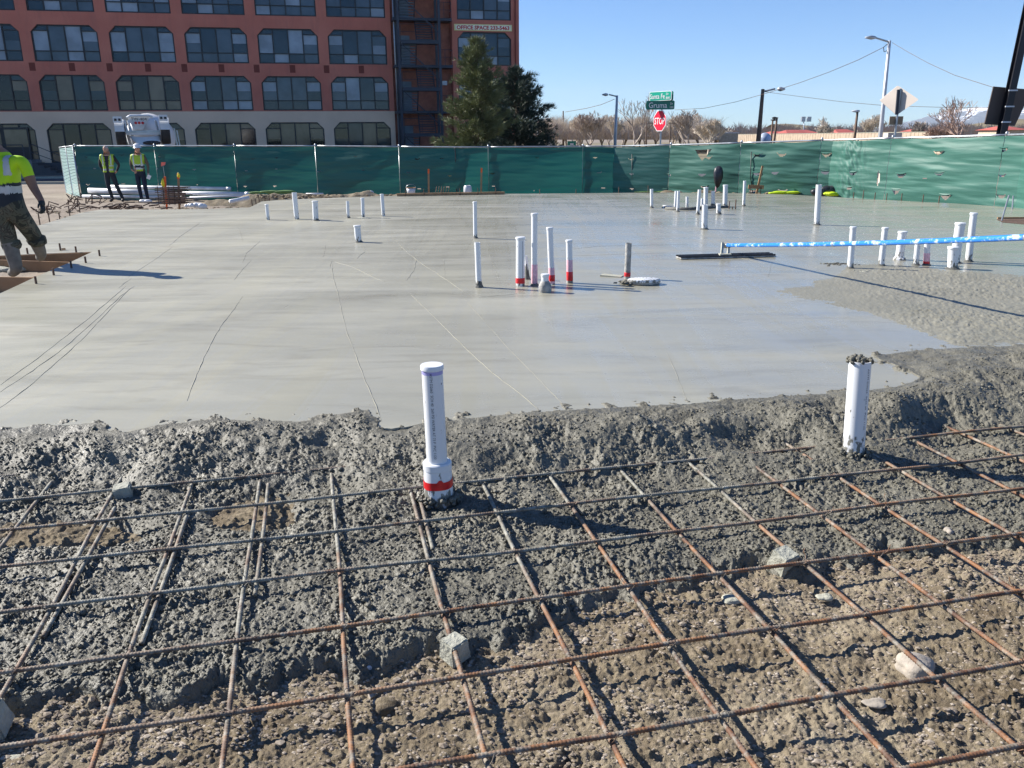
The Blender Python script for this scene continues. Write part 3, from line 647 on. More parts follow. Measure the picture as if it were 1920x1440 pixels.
# foreground pipes
def fgpipe(base, top, w, z0, label, kind):
    B = at(base[0], base[1], z0); depth = -(RM.inverted() @ (B-Vector((0, 0, CAMH)))).z; r = w*depth/FPX/2
    T = dist(top[0], top[1], B.y); Hh = T.z-z0; tx = (T.x-B.x)/Hh; tilt = (tx, 0); n = 40
    th = thing('white_pipe', label, 'pipe', B, 0, 'pipes standing in the wet slab')
    def part(name, prof, mat):
        mb = MB(); mb.lathe(prof, n, (0, 0, 0), tilt); me = mb.mesh(name, M[mat]); smooth_by_angle(me); return link(name, me, th)
    part('pipe_body', [(r, -.1), (r, Hh), (r*.9, Hh), (r*.9, Hh-.04)], 'pvcclean' if kind else 'pvc')
    if kind == 1:
        part('cap', [(r*1.02, Hh-.010), (r*1.10, Hh-.009), (r*1.10, Hh+.007), (r*1.05, Hh+.011), (.0001, Hh+.012)], 'pvcclean')
        R2 = r*1.42; part('coupling', [(R2*1.02, -.08), (R2, .012), (R2*.97, .055), (R2*.985, .085), (R2*.95, .128), (R2*.99, .131), (R2*.99, .158), (R2*.93, .163), (r, .164)], 'pvcclean')
        mb = MB(); K = 40; vs = []
        for j, q in enumerate((0, 1)):
            for k_ in range(K):
                a = 2*math.pi*k_/K; wv = .005*math.sin(a*1.0+.6)+.002*math.sin(3*a); z_ = (.050+wv if j == 0 else .086+wv+(.012 if math.sin(a+.5) < -.6 and math.cos(a) > 0 else 0))
                vs.append((R2*1.018*math.cos(a)+tx*z_, R2*1.018*math.sin(a), z_))
        mb.add(vs, [(k_, (k_+1) % K, K+(k_+1) % K, K+k_) for k_ in range(K)]); mb.build('tape_band', M['redtape'], th, True)
        part('primer_ring', [(r*1.003, Hh-.028), (r*1.004, Hh-.02), (r*1.004, Hh-.012)], 'purple')
        lines = [('ASTM D2665  SCH 40  260 PSI WATER AT 73 F  PVC 1120', .0165, -1.75, .018)]
    else:
        lines = [('ASTM D2665  SCH 40  PVC 1120', .0125, -1.15, .03)]
        mb = MB()
        for k_ in range(60):
            a = random.uniform(0, 6.28); q = r*math.sqrt(random.random())*1.08; mb.blob((q*math.cos(a)+tx*Hh, q*math.sin(a), Hh+random.uniform(-.006, .012)), random.uniform(.006, .014), 1, .3)
        mb.build('mortar_topping', M['rough'], th, True)
    for s_, size, a0, off in lines:
        me = text_mesh(s_, size); wdt = max(v_.co.x for v_ in me.vertices); sc = (Hh-(.19 if kind == 1 else .12)-off)/wdt
        for v_ in me.vertices:
            zz = Hh-off-v_.co.x*sc; a = a0+(v_.co.y)/r; v_.co = ((r+.0006)*math.cos(a)+tx*zz, (r+.0006)*math.sin(a), zz)
        me.materials.append(M['ink']); link('print_line', me, th)
    mb = MB(); 
    for k_ in range(150 if kind == 1 else 60):
        a = random.uniform(0, 6.28); q = r*(1.5 if kind == 1 else 1.05)+random.uniform(0, .03); mb.blob((q*math.cos(a), q*math.sin(a), random.uniform(-.02, .006)), random.uniform(.006, .014), 1, .3)
    mb.build('mortar_collar', M['rough'], th, True)
fgpipe((823, 928), (810, 688), 38, -.085, 'large white capped pipe with red tape on its coupling in the foreground', 1)
fgpipe((1600, 843), (1613, 676), 38.5, -.06, 'large white pipe topped with wet concrete at the right foreground', 0)
# muddy lump with white collar beside the streaked pipe
P = at(1207, 533, 0); th = thing('pipe_collar', 'white plastic collar ring lying in a muddy lump right of the centre pipes', 'pipe collar', P)
mb = MB(); mb.lathe([(.145, .0), (.16, .01), (.16, .045), (.15, .055), (.11, .055), (.10, .02)], 24); o = mb.build('ring', M['pvcdirty'], th, True); o.scale = (1, .6, 1)
mb = MB(); mb.lathe([(.163, .028), (.165, .03), (.165, .05), (.15, .058)], 24); o = mb.build('rim', M['pvcclean'], th, True); o.scale = (1, .6, 1)
mb = MB()
for k_ in range(120): mb.blob((random.gauss(-.09, .09), random.gauss(.02, .05), random.uniform(-.005, .03)), random.uniform(.008, .022), 1, .35, (1.4, 1, .7))
mb.build('mud', M['rough'], th, True)
P = at(1146, 518, 0); mb = MB(); mb.box((-.11, -.05, -.005), (.12, .06, .012)); o = mb.build('mortar_scrap', M['cblock'], loc=P); o.rotation_euler = (0, .03, -.4); tag(o, 'flat grey mortar scrap left of the streaked pipe', 'mortar scrap')
for a, b, s_, lab in [(1632,510,.22,'pale mortar smear in front of the first pipe behind the blue pole'),(1572,495,.2,'dark crumbly mortar strip left of the blue pole row')]:
    P = at(a, b, 0); mb = MB()
    for k_ in range(80): mb.blob((random.gauss(0, s_*.5), random.gauss(0, .05), random.uniform(-.004, .005)), random.uniform(.005, .016), 1, .35, (1.8, 1, .5))
    tag(mb.build('mortar_smear', M['cblock' if a > 1600 else 'rough'], smooth=True, loc=P), lab, 'mortar smear', kind='stuff')
# trench patch under the far cluster: a dark pipe run
P0 = at(1248, 392, .006); P1 = at(1366, 389, .006); mb = MB(); mb.tube([P0, at(1290, 393, .008), at(1330, 390, .008), P1], [.05, .045, .05, .035], 8)
tag(mb.build('buried_pipe_run', M['mortar'], smooth=True), 'dark mortar-covered pipe run between the pipes of the far cluster', 'pipe run')
mb = MB(); mb.tube([at(1243, 389, .01), at(1262, 390, .01)], [.05, .04], 10); tag(mb.build('pipe_stub', M['pvcclean'], smooth=True), 'white pipe stub lying at the left end of the far cluster', 'pipe stub')
for i, (a, b, c_, l) in enumerate([(1367,392,377,'thin bent steel pin just right of the far cluster'),(1379,392,374,'straight steel pin between far cluster and slim pipe'),(1373,392,387,'short steel pin between the two taller pins')]):
    B = at(a, b, 0); T = dist(a+1, c_, B.y); mb = MB(); mb.tube([B, T], .012, 5); tag(mb.build('steel_pin', M['rust']), l, 'steel pin')

# ------------------------------------------------------------------ bull float
A = Vector((2.71, 10.40, .125)); d_ = Vector((.70, -3.45, .505)); n_d = d_.normalized()
th = thing('bull_float', 'long worn blue pole on a flat grey bull float blade resting on the slab', 'bull float', at(1360, 480, 0))
base = th.location
def loc(p): return Vector(p)-base
a_, b_ = at(1272, 483, .012), at(1448, 478, .012); mb = MB(); mb.obox(loc(a_), loc(b_), .20, .014); o = mb.build('blade', M['pvcdirty'], th)
e_ = (b_-a_).normalized(); s__ = Vector((-e_.y, e_.x, 0))
mb = MB(); mb.obox(loc(a_+Vector((0, 0, .014))), loc(b_+Vector((0, 0, .014))), .03, .02); mb.obox(loc(a_+s__*.085+Vector((0, 0, .014))), loc(b_+s__*.085+Vector((0, 0, .014))), .012, .02); mb.obox(loc(a_-s__*.085+Vector((0, 0, .014))), loc(b_-s__*.085+Vector((0, 0, .014))), .012, .02); mb.build('stiffener', M['black'], th)
c_ = at(1359, 480, .02); mb = MB(); mb.box(tuple(loc(c_)+Vector((-.07, -.05, 0))), tuple(loc(c_)+Vector((.07, .05, .03)))); mb.obox(loc(c_)+Vector((-.04, 0, .02)), loc(A)+Vector((-.045, 0, .03)), .03, .02, (0, 1, 0)); mb.obox(loc(c_)+Vector((.04, 0, .02)), loc(A)+Vector((.03, 0, -.01)), .03, .02, (0, 1, 0))
mb.tube([loc(A)+Vector((-.06, .0, 0)), loc(A)+Vector((.05, 0, 0))], .035, 10); mb.build('bracket', M['cblock'], th)
m, t, p = nmat('worn_blue_pole'); v = pos(t, obj=True)
c = mixc(t, ramp(t, noise(t, pos(t, (1, .8, 1), obj=True), 13, 5, .7), [(.52, g3(0)), (.60, g3(1))]), (.02, .20, .68), (.50, .62, .78)); t.links.new(c, p.inputs['Base Color']); p.inputs['Roughness'].default_value = .35; M['bluepole'] = m
pts_ = [loc(A+d_*k/10*2.2+Vector((0, 0, -.05*math.sin(math.pi*k/10)))) for k in range(11)]
mb = MB(); mb.tube(pts_, .0235, 14); mb.build('pole', M['bluepole'], th, True)
mb = MB(); mb.tube([pts_[0]-(pts_[1]-pts_[0]).normalized()*.04, pts_[0]+(pts_[1]-pts_[0]).normalized()*.05], .026, 14); mb.build('ferrule', M['galv'], th, True)
for f_ in (3, 6): mb = MB(); q = pts_[f_]; mb.tube([q, q+(pts_[f_+1]-q).normalized()*.02], .0255, 12); mb.build('joint_ring', M['galv'], th, True)
# ------------------------------------------------------------------ formwork in the block-outs
th = thing('formwork', 'tan plywood form boards round the open block-out where the yellow-shirted worker steps', 'formwork', at(100, 500, -.1)); b0 = th.location
def fb(p, q, name='form_board', zt=-.002, dz=.2, w=.02):
    mb = MB(); P_ = at(*p, zt); Q_ = at(*q, zt); mb.obox(P_-b0-Vector((0, 0, dz/2)), Q_-b0-Vector((0, 0, dz/2)), w, dz); return mb.build(name, M['ply'], th)
fb((-190, 484), (0, 480)); fb((1, 480), (171, 473)); fb((-10, 487), (131, 491.5), zt=-.03, dz=.15); fb((-150, 517), (66, 520)); fb((-248, 640), (-2, 551), zt=-.004)
for i, (a, b) in enumerate([(52, 470), (143, 467), (187, 474), (161, 487), (134, 496), (101, 510), (68, 526), (118, 491)]):
    B = at(a, b+6, -.2 if i in (7,) else 0); mb = MB(); mb.tube([B-b0, B-b0+Vector((.0, 0, .08 if i != 7 else .3))], .012, 6); mb.build('steel_pin', M['rust'], th)
mb = MB(); mb.obox(at(119, 466, .02)-b0, at(119, 470, .02)-b0+Vector((0, 0, -.2)), .05, .02); mb.build('stake', M['wood'], th)
P = at(78, 505, -.17); mb = MB(); mb.tube([P+Vector((-.05, .1, .28)), P], .018, 8); tag(mb.build('steel_stake', M['rust']), 'rusty steel stake driven in the dirt between the form boards', 'stake')
mb = MB(); 
for k in range(7): mb.blob((random.uniform(-.25, .25), random.uniform(-.1, .1), .02), .07, 2, .12, (1.6, .8, .5))
o = mb.build('crumpled_sheet', M['cblock'], smooth=True, loc=at(5, 508, -.16)); tag(o, 'crumpled pale sheet at the worker feet inside the block-out', 'sheet')
th = thing('formwork', 'brown edge board of the small block-out at the far right of the slab', 'formwork', at(1895, 412, 0)); b0 = th.location
pr_ = [(1868, 411), (1880, 417), (1925, 421), (2060, 424), (2060, 412), (1925, 409)]
mb = MB(); q = [at(*p, .003)-b0 for p in pr_]; mb.add(q, [tuple(range(len(q)))]); mb.build('pit_soil', M['rust'], th)
mb = MB(); mb.obox(at(1870, 410, .0)-b0, at(2060, 409, .0)-b0, .03, .05); mb.build('form_board', M['ply'], th)
for a, b, c, d, l in [(1878, 414, 1892, 366, 'leaning thin steel rod by the right block-out against the fence'), (1898, 392, 1900, 367, 'short upright steel rod at the foot of the right fence')]:
    B = at(a, b, 0); T = dist(c, d, B.y+.1); mb = MB(); mb.tube([B, T], .014, 6); tag(mb.build('steel_rod', M['galv']), l, 'steel rod')
# board along the far edge and the row of small form pins
A_ = at(744, 366.5, .02); B_ = at(946, 363, .02); th = thing('edge_board', 'long sawn timber board lying along the far edge of the slab', 'timber board', A_)
mb = MB(); mb.obox(Vector((0, 0, 0)), B_-A_, .06, .10); mb.build('plank', M['wood'], th)
for k in range(6):
    mb = MB(); P = (B_-A_)*(k+.5)/6; mb.tube([P+Vector((0, -.05, -.1)), P+Vector((0, -.05, .16))], .01, 5); mb.build('steel_pin', M['rust'], th)
mb = MB(); 
for (a, b) in [(75,421),(93,415),(112,410),(131,404),(150,398),(473,386),(480,383),(486,379),(497,377),(505,374),(532,374),(1600,372),(1618,373),(1640,374),(1662,375),(1690,376),(1730,379),(1760,381),(1012,364),(1080,363),(1160,362),(1215,362),(1530,368)]:
    B = at(a, b, 0); mb.tube([B+Vector((0, 0, -.05)), B+Vector((0, 0, random.uniform(.1, .2)))], .011, 5)
tag(mb.build('form_pins', M['rust']), 'rusty steel pins poking up all along the slab edge', 'form pins', kind='stuff')

# ------------------------------------------------------------------ construction fence
FP = [(-14.95, 29.4, 1.285), (-10.6, 28.8, 1.26), (-6.2, 27.8, 1.235), (-1.42, 26.5, 1.17), (3.2, 26.2, 1.17), (5.2, 24.5, 1.22), (6.9, 23.05, 1.28), (8.3, 21.9, 1.33), (10.3, 17, 1.435), (10.75, 13, 1.5), (11.2, 9, 1.56)]
cum = [0]
for a, b in zip(FP[:-1], FP[1:]): cum.append(cum[-1]+math.hypot(b[0]-a[0], b[1]-a[1]))
def fpt(s):
    s = max(0, min(cum[-1], s)); return tuple(np.interp(s, cum, [p[i] for p in FP]) for i in range(3))
def fbase(s):
    x, y, z = fpt(s); return float(np.interp(s, [0, 20, 23, 25.5, 32, cum[-1]], [-.5, -.5, -.42, -.30, -.18, -.15]))
fence = thing('construction_fence', 'long green windscreen fence on steel posts running behind the slab and along the right', 'fence', (0, 0, 0))
posts = [0.0]
while posts[-1] < cum[-1]-3.4: posts.append(posts[-1]+(2.92 if posts[-1] < 20 or posts[-1] > 26 else 2.2))
posts.append(cum[-1])
rings = []
def flap_spec(i, a, b):
    out = []; mid = (a+b)/2; brt = a > 18
    for row, dz in enumerate((.27, .72, 1.17)):
        for s_ in (a+.05 if i % 2 else a+.5, mid+.1):
            if random.random() < (.88 if row == 2 else .8): out.append((s_+random.uniform(-.2, .2), dz+random.uniform(-.07, .07), random.uniform(.125, .16)*(1.15 if brt else 1), random.uniform(.75, 1.15)*(1.25 if brt else 1), brt))
    return out
for i, (a, b) in enumerate(zip(posts[:-1], posts[1:])):
    specs = flap_spec(i, a, b)
    L = b-a; nS = int(L/.024); ss = np.linspace(a+.006, b-.006, nS); nZ = 74
    top = np.array([fpt(s)[2] for s in ss])-.03; bot = np.array([fbase(s) for s in ss])-.03
    px_ = np.array([fpt(s)[0] for s in ss]); py_ = np.array([fpt(s)[1] for s in ss])
    nx = -(np.gradient(py_)); ny = np.gradient(px_); ln = np.hypot(nx, ny); nx /= ln; ny /= ln     # away from the site
    tt = np.linspace(0, 1, nZ)
    SS, TT = np.meshgrid(ss, tt); H_ = (top-bot)[None, :]; ZZ = top[None, :]-TT*H_
    sag = np.sin((SS-a)/L*np.pi)
    off = -.045-.10*sag*np.sin(TT*np.pi)*(1 if a < 17 else .7)
    amp = np.where(SS > 20.5, 1.0, .7)
    off = off+amp*(.045*vnoise(SS*.9, ZZ*3.2, 5)+.017*vnoise(SS*1.4+ZZ*2, ZZ*9, 6)+.008*vnoise(SS*2-ZZ*3, ZZ*19+SS, 9))
    near_tie = np.exp(-((SS-25.9)/.4)**2)*(a > 17); off = off-.05*near_tie*np.abs(vnoise(SS*5, ZZ*5+SS*6, 3))*2
    XX = px_[None, :]+nx[None, :]*off; YY = py_[None, :]+ny[None, :]*off
    ZZ = ZZ-.02*sag*(1-TT)*np.abs(np.sin(SS*3.3))
    keepv = np.ones(SS.shape, bool); D_ = top[None, :]-ZZ
    for s0, dz, w, hs, brt in specs:
        u = (SS-s0)/w; vv = (D_-dz)/(.10*hs); core = (1-u*u)
        th_ = .50 if not brt else .62
        keepv &= ~((np.abs(u) < 1) & (vv < core) & (vv > core-th_*(1.1-u*u*.75)))
    if a < 21.6 < b: # big torn pocket
        s0 = 21.6; u = (SS-s0)/.36; vv = (D_-.12)/.42; keepv &= ~((np.abs(u) < 1) & (vv > 0) & (vv < (1-np.abs(u))*(1-.2*u)) & (u+vv < .62))
    if a > 23: 
        for s0 in (26.8,): u = (SS-s0)/.05; vv = (D_-.9)/.2; keepv &= ~(u*u+vv*vv < 1)
    for s0, z0, w, hh in [(29.3, .95, .3, .02), (30.6, .97, .35, .02), (28.2, .88, .15, .02)]:
        keepv &= ~((np.abs((SS-s0)/w) < 1) & (np.abs(D_-z0) < hh*np.sqrt(np.clip(1-((SS-s0)/w)**2, 0, 1))))
    o = grid_mesh('windscreen', XX, YY, ZZ, M['screen'] if (a+b)/2 < 19.5 else M['screenlit'], None, fence)
    # cut the vents: drop faces whose corners are all inside
    me = o.data; kk = keepv.reshape(-1); bm = bmesh.new(); bm.from_mesh(me); bm.verts.ensure_lookup_table()
    dead = [f for f in bm.faces if not any(kk[v_.index] for v_ in f.verts)]; bmesh.ops.delete(bm, geom=dead, context='FACES'); bm.to_mesh(me); bm.free()
    # hanging tongues of the vents
    mb = MB()
    for s0, dz, w, hs, brt in specs:
        if not brt or random.random() < .3: continue
        x, y, z = fpt(s0); q = fpt(s0+.01); dx, dy = (q[0]-x)/.01, (q[1]-y)/.01; l_ = math.hypot(dx, dy); dx /= l_; dy /= l_; nx_, ny_ = -dy, dx
        K = 9; vs = []; offp = -.045-.10*math.sin((s0-a)/L*math.pi)*.8
        bul = random.uniform(.015, .05)
        for j in range(5):
            v_ = j/4; 
            for k in range(K):
                u = -1+2*k/(K-1); zz = z-.03-dz+.01-(.055*hs*(1-u*u))*v_*.45-.0; of = offp-bul*v_*(1-u*u)
                vs.append((x+dx*u*w*.96+nx_*of, y+dy*u*w*.96+ny_*of, zz))
        mb.add(vs, [(j*K+k, j*K+k+1, (j+1)*K+k+1, (j+1)*K+k) for j in range(4) for k in range(K-1)])
    if mb.v: tag(mb.build('vent_flaps', M['screenlit'] if a > 12 else M['screen'], fence, True), kind='stuff')
for s in posts:
    x, y, z = fpt(s); mb = MB(); mb.tube([(x, y, fbase(s)-.15), (x, y, z+.0)], .024, 10); mb.build('post', M['galv'], fence, True)
    mb = MB(); mb.lathe([(.03, z-.02), (.032, z+.03), (.02, z+.055), (.001, z+.062)], 10, (x, y, 0)); mb.build('post_cap', M['galv'], fence, True)
for a, b in zip(posts[:-1], posts[1:]):
    mb = MB(); mb.tube([(fpt(s)[0], fpt(s)[1], fpt(s)[2]-.01) for s in np.linspace(a+.03, b-.03, 8)], .021, 8); mb.build('top_rail', M['galv'], fence, True)
    # seam line between screens: dark twisted ties
for s_ in (13.55, 25.9):
    x, y, z = fpt(s_); mb = MB()
    mb.tube([(x+.02*math.sin(q*9), y-.10-.01*math.cos(q*7), z-.02-q*(1.62 if s_ < 20 else 1.55)) for q in np.linspace(0, 1, 40)], .016, 6); mb.build('tie_rope', M['black'], fence, True)
for s_ in (19.1, 22.9):
    x, y, z = fpt(s_); mb = MB(); mb.tube([(x, y-.14, z-.25), (x+.02, y-.15, z-.9), (x+.16, y-.15, z-1.55)], .012, 5); mb.build('loose_strap', M['black'], fence, True)
# return panel on the left: white-slatted chain link gate going away from us
A_ = Vector((-15.0, 29.35, -.52)); B_ = Vector((-17.7, 33.6, -.6)); th = thing('fence_gate', 'pale slatted chain link gate panel standing open at the left end of the green fence', 'gate', A_)
m, t, p = nmat('pale_slats'); v = pos(t); w1 = N(t, 'ShaderNodeTexWave'); w1.inputs['Scale'].default_value = 9; w1.bands_direction = 'Z'; t.links.new(v, w1.inputs[0])
t.links.new(mixc(t, w1.outputs['Fac'], (.20, .36, .33), (.46, .60, .58)), p.inputs['Base Color']); M['slats'] = m
D_ = B_-A_; T1 = Vector((0, 0, 1.80)); Dn = D_.normalized(); nn = Dn.cross(Vector((0, 0, 1)))
def gate_panel(f0, f1):
    P0 = D_*f0; P1 = D_*f1
    mb = MB(); mb.tube([P0, P0+T1, P1+T1, P1, P0], .022, 8); mb.build('frame', M['galv'], th, True)
    for k in range(32):
        z_ = .07+k*(1.66/31); mb = MB(); mb.obox(P0+Vector((0, 0, z_))+Dn*.03, P1+Vector((0, 0, z_))-Dn*.03, .01, .036); mb.build('slat', M['slats'], th)
gate_panel(.0, .47); gate_panel(.5, 1.0)
mb = MB(); mb.add([Dn*.2+nn*.04+T1, Dn*.62+nn*.04+T1, Dn*.55+nn*.05+Vector((0, 0, 1.35)), Dn*.42+nn*.06+Vector((0, 0, 1.1)), Dn*.3+nn*.05+Vector((0, 0, 1.4))], [(0, 1, 2, 3, 4)]); mb.build('yellow_rag', M['yellow'], th)

# ------------------------------------------------------------------ things along the fence
def stake(px, pyb, pyt, label, lean=0, mat='wood', top='orange', Y=None, w=.05):
    z = None; B = None
    Y = Y or 25.2; T = dist(px+lean, pyt, Y); zb = gz(T.x, Y)-.05; Bx = dist(px, pyb, Y).x
    th = thing('wooden_stake', label, 'stake', (Bx, Y, zb)); mb = MB(); d = Vector((T.x-Bx, 0, T.z-zb)); mb.obox((0, 0, 0), d*.86, w, .03, (0, 1, 0)); mb.build('shaft', M[mat], th)
    mb = MB(); mb.obox(d*.86, d, w*1.02, .032, (0, 1, 0)); mb.build('painted_top', M[top], th); return th, d
stake(803.5, 360, 317, 'upright wooden stake with orange top left of the fence joint')
stake(901.5, 360, 315, 'upright wooden stake with orange top right of the fence joint', 1.5)
th_, d_ = stake(311, 380, 331, 'orange survey stake with yellow ribbon beside the hard-hatted man', -2, 'orange', 'orange', 20.5, .04)
mb = MB(); mb.blob(tuple(d_*.82+Vector((-.04, -.03, 0))), .05, 2, .3, (.7, .5, 2.2)); mb.build('ribbon', M['yellow'], th_)
th_, d_ = stake(334, 375, 325, 'wooden lath with orange and yellow flagging above the rebar stack', 0, 'wood', 'orange', 20.7, .045)
mb = MB(); mb.blob(tuple(d_*.95+Vector((.02, -.03, 0))), .045, 2, .3, (.8, .6, 1.3)); mb.build('ribbon', M['yellow'], th_)
B = dist(312, 350, 20.9); mb = MB(); th = thing('marker_flag', 'small orange-red wire flag in front of the green fence', 'marker flag', (B.x, 20.9, gz(B.x, 20.9)))
F = dist(310, 308, 20.9); mb = MB(); zz = F.z-th.location.z; mb.tube([(0, 0, 0), (-.02, 0, zz+.04)], .003, 4); mb.build('wire', M['galv'], th)
mb = MB(); mb.add([(-.07, 0, zz-.05), (.04, -.02, zz-.02), (.06, .0, zz+.05), (-.05, -.01, zz+.05)], [(0, 1, 2, 3)]); mb.build('flag', plain('flag_orange', (.85, .18, .12), .6), th)
# wooden cross brace
Y = 22.7; T = dist(1430, 311, Y); Bq = dist(1419, 356, Y); th = thing('wooden_brace', 'leaning wooden stake with a short crossboard near the fence behind the slab', 'wooden brace', (Bq.x, Y, Bq.z-.1)); o_ = th.location
mb = MB(); mb.obox((0, 0, 0), T-o_, .05, .03, (0, 1, 0)); mb.build('stake', M['wood'], th)
P1 = dist(1403, 350, Y-.06); P2 = dist(1432, 351, Y-.06); mb = MB(); mb.obox(P1-o_, P2-o_, .03, .10); mb.build('crossboard', M['wood'], th)
for q in (1407, 1427): 
    P1 = dist(q, 350, Y-.1); mb = MB(); mb.tube([P1-o_, P1-o_-Vector((0, 0, .35))], .012, 5); mb.build('steel_pin', M['rust'], th)
# hooded stake
Y = 23.4; T = dist(1345, 311, Y); Bq = dist(1341, 362, Y); th = thing('hooded_stake', 'black plastic bag pulled over the top of a stake behind the far pipe cluster', 'covered stake', (Bq.x, Y, Bq.z-.2)); o_ = th.location; H_ = T.z-o_.z
mb = MB(); mb.tube([(0, 0, 0), (.03, 0, H_*.8)], .02, 6); mb.build('stake', M['pink'], th)
mb = MB(); prof = [(.015, .36), (.05, .40), (.085, .50), (.12, .66), (.125, .8), (.10, .92), (.05, .99), (.001, 1.0)]; K = 14; vs = []
for r_, z_ in prof:
    for k in range(K): a = 2*math.pi*k/K; q = 1+.22*math.sin(3*a+z_*5)+random.uniform(-.08, .08); vs.append((.03+r_*q*math.cos(a)+.03*z_, r_*q*math.sin(a), H_*z_))
mb.add(vs, [(j*K+k, j*K+(k+1) % K, (j+1)*K+(k+1) % K, (j+1)*K+k) for j in range(len(prof)-1) for k in range(K)]); mb.build('bag', M['bag'], th, True)
def heap(px, py, Y, r, mat, name, label, cat, sq=(1, .7, .6), n=7, sp=.6):
    P = dist(px, py, Y); mb = MB()
    for k in range(n): mb.blob((random.gauss(0, r*sp*sq[0]), random.gauss(0, r*.2), random.uniform(0, r*.4*sq[2])), r*random.uniform(.5, .8), 2, .13, sq)
    o = mb.build(name, M[mat], smooth=True, loc=(P.x, Y, P.z)); return tag(o, label, cat)
heap(1467, 362, 22.3, .14, 'lime', 'safety_vest', 'crumpled bright yellow vest lying on the soil by the slab edge', 'vest', (2.2, .8, .4))
heap(1549, 361, 21.75, .24, 'bag', 'tool_bag', 'black bag slumped against the fence at its bend', 'bag', (1.2, .8, .7))
heap(1560, 365, 21.5, .13, 'lime', 'safety_vest', 'bright yellow vest half under the black bag', 'vest', (1.5, .8, .6))
heap(696, 362, 24.2, .09, 'whiteplastic', 'white_bundle', 'small white plastic bundle on the soil behind the slab', 'bundle', (1, .8, .9), 4, .3)
heap(512, 361, 24.6, .13, 'greenhose', 'green_sandbag', 'long green sandbag lying against the foot of the fence', 'sandbag', (3.2, .8, .5), 12)
heap(1235, 360, 24.5, .07, 'greenhose', 'green_sandbag', 'thin green sandbag near the pipe standing alone before the fence', 'sandbag', (4, .8, .4), 10, 1.2)
heap(376, 388, 18.9, .10, 'whiteplastic', 'plastic_scrap', 'crumpled white plastic scrap by the slab corner right of the rebar stack', 'plastic scrap', (1.1, .8, .9), 5)
heap(352, 387, 18.8, .07, 'whiteplastic', 'plastic_scrap', 'smaller white plastic scrap left of the crumpled one', 'plastic scrap', (1.1, .8, .9), 4)
heap(275, 377, 21.5, .10, 'whiteplastic', 'paper_sack', 'white sack lying at the hard-hatted man right foot', 'sack', (1.5, .7, .5), 4)
# bucket, roll, white bag
def lathe_thing(px, py, Y, prof, mat, name, label, cat, n=20):
    P = dist(px, py, Y); mb = MB(); mb.lathe(prof, n); me = mb.mesh(name, M[mat]); smooth_by_angle(me); return tag(link(name, me, None, (P.x, Y, P.z)), label, cat)
th = thing('bucket', 'white bucket with brown rim on the soil behind the timber board', 'bucket', dist(771, 364, 24.6))
mb = MB(); mb.lathe([(.11, 0), (.135, .17)], 20); mb.build('pail', M['whiteplastic'], th, True); mb = MB(); mb.lathe([(.136, .17), (.145, .175), (.145, .19), (.12, .19), (.11, .05)], 20); mb.build('rim', M['wood'], th)
mb = MB(); mb.tube([(.14*math.cos(a), -.02, .19+.09*math.sin(a)) for a in np.linspace(0, math.pi, 8)], .005, 4); mb.build('handle', M['galv'], th)
lathe_thing(877, 362, 24.8, [(.10, 0), (.125, .05), (.115, .18), (.09, .22), (.05, .19)], 'whiteplastic', 'white_jug', 'white plastic jug under the dark fence joint', 'jug')
th = thing('wire_roll', 'small loose roll of rusty wire on the soil before the fence', 'wire roll', dist(832, 361, 24.7))
for k in range(6): mb = MB(); mb.tube([(-.22+.075*k+.02*math.sin(a), .09*math.cos(a), .09+.09*math.sin(a)) for a in np.linspace(0, 2*math.pi, 13)], .006, 4); mb.build('wire_loop', M['rust'], th)
# long PVC pipes stacked at the fence foot
for i, (a, b, Y, r, l) in enumerate([((166, 357), (344, 363), 28.0, .085, 'thickest white pipe of the pile behind the two standing men'), ((330, 362), (467, 364), 27.8, .07, 'right-hand white pipe of the pile, its end near the fence slack'), ((205, 350), (432, 354), 28.2, .06, 'rear white pipe lying highest in the pile at the fence'), ((155, 368), (345, 370), 27.9, .05, 'front thin white pipe of the pile behind the men'), ((340, 371), (486, 366), 27.6, .035, 'thin white pipe at the bottom right of the pile')]):
    P1 = dist(*a, Y); P2 = dist(*b, Y); mb = MB(); mb.tube([(0, 0, 0), P2-P1], r, 16); th = thing('long_pipe', l, 'pipe', P1, 0, 'long white pipes piled at the fence'); mb.build('pipe_body', M['whiteplastic'], th, True)
    mb = MB(); d = (P2-P1).normalized(); mb.tube([P2-P1-d*.12, P2-P1+d*.02], r*1.12, 16); mb.build('socket_end', M['whiteplastic'], th, True)
P1 = dist(431, 378, 20.6); P2 = dist(466, 371, 21.0); mb = MB(); mb.tube([P1, P2], .05, 14); tag(mb.build('offcut_pipe', M['whiteplastic'], smooth=True), 'short white pipe offcut propped on the soil left of the slab corner', 'pipe offcut')
P1 = dist(574, 364, 24.2); P2 = dist(606, 363.5, 24.2); mb = MB(); mb.tube([P1, P2], .03, 10); tag(mb.build('offcut_pipe', M['whiteplastic'], smooth=True), 'small white pipe offcut lying behind the row of left pipes', 'pipe offcut')
# rebar cage stack
P = dist(327, 383, 20.4); th = thing('rebar_stack', 'stack of short rusty reinforcing mats beside the orange stake', 'rebar stack', (P.x, 20.4, P.z))
for k in range(9):
    for j in range(3):
        mb = MB(); y_ = -.2+.2*j; mb.tube([(-.33+random.uniform(-.05, .05), y_, .03+.045*k), (.35+random.uniform(-.05, .05), y_+random.uniform(-.03, .03), .035+.045*k)], .010, 5); mb.build('rebar', M['rust'], th)
for k in range(5): mb = MB(); x_ = -.28+.13*k; mb.tube([(x_, -.24, 0), (x_+.01, -.22, .44)], .010, 5); mb.build('rebar', M['rust'], th)
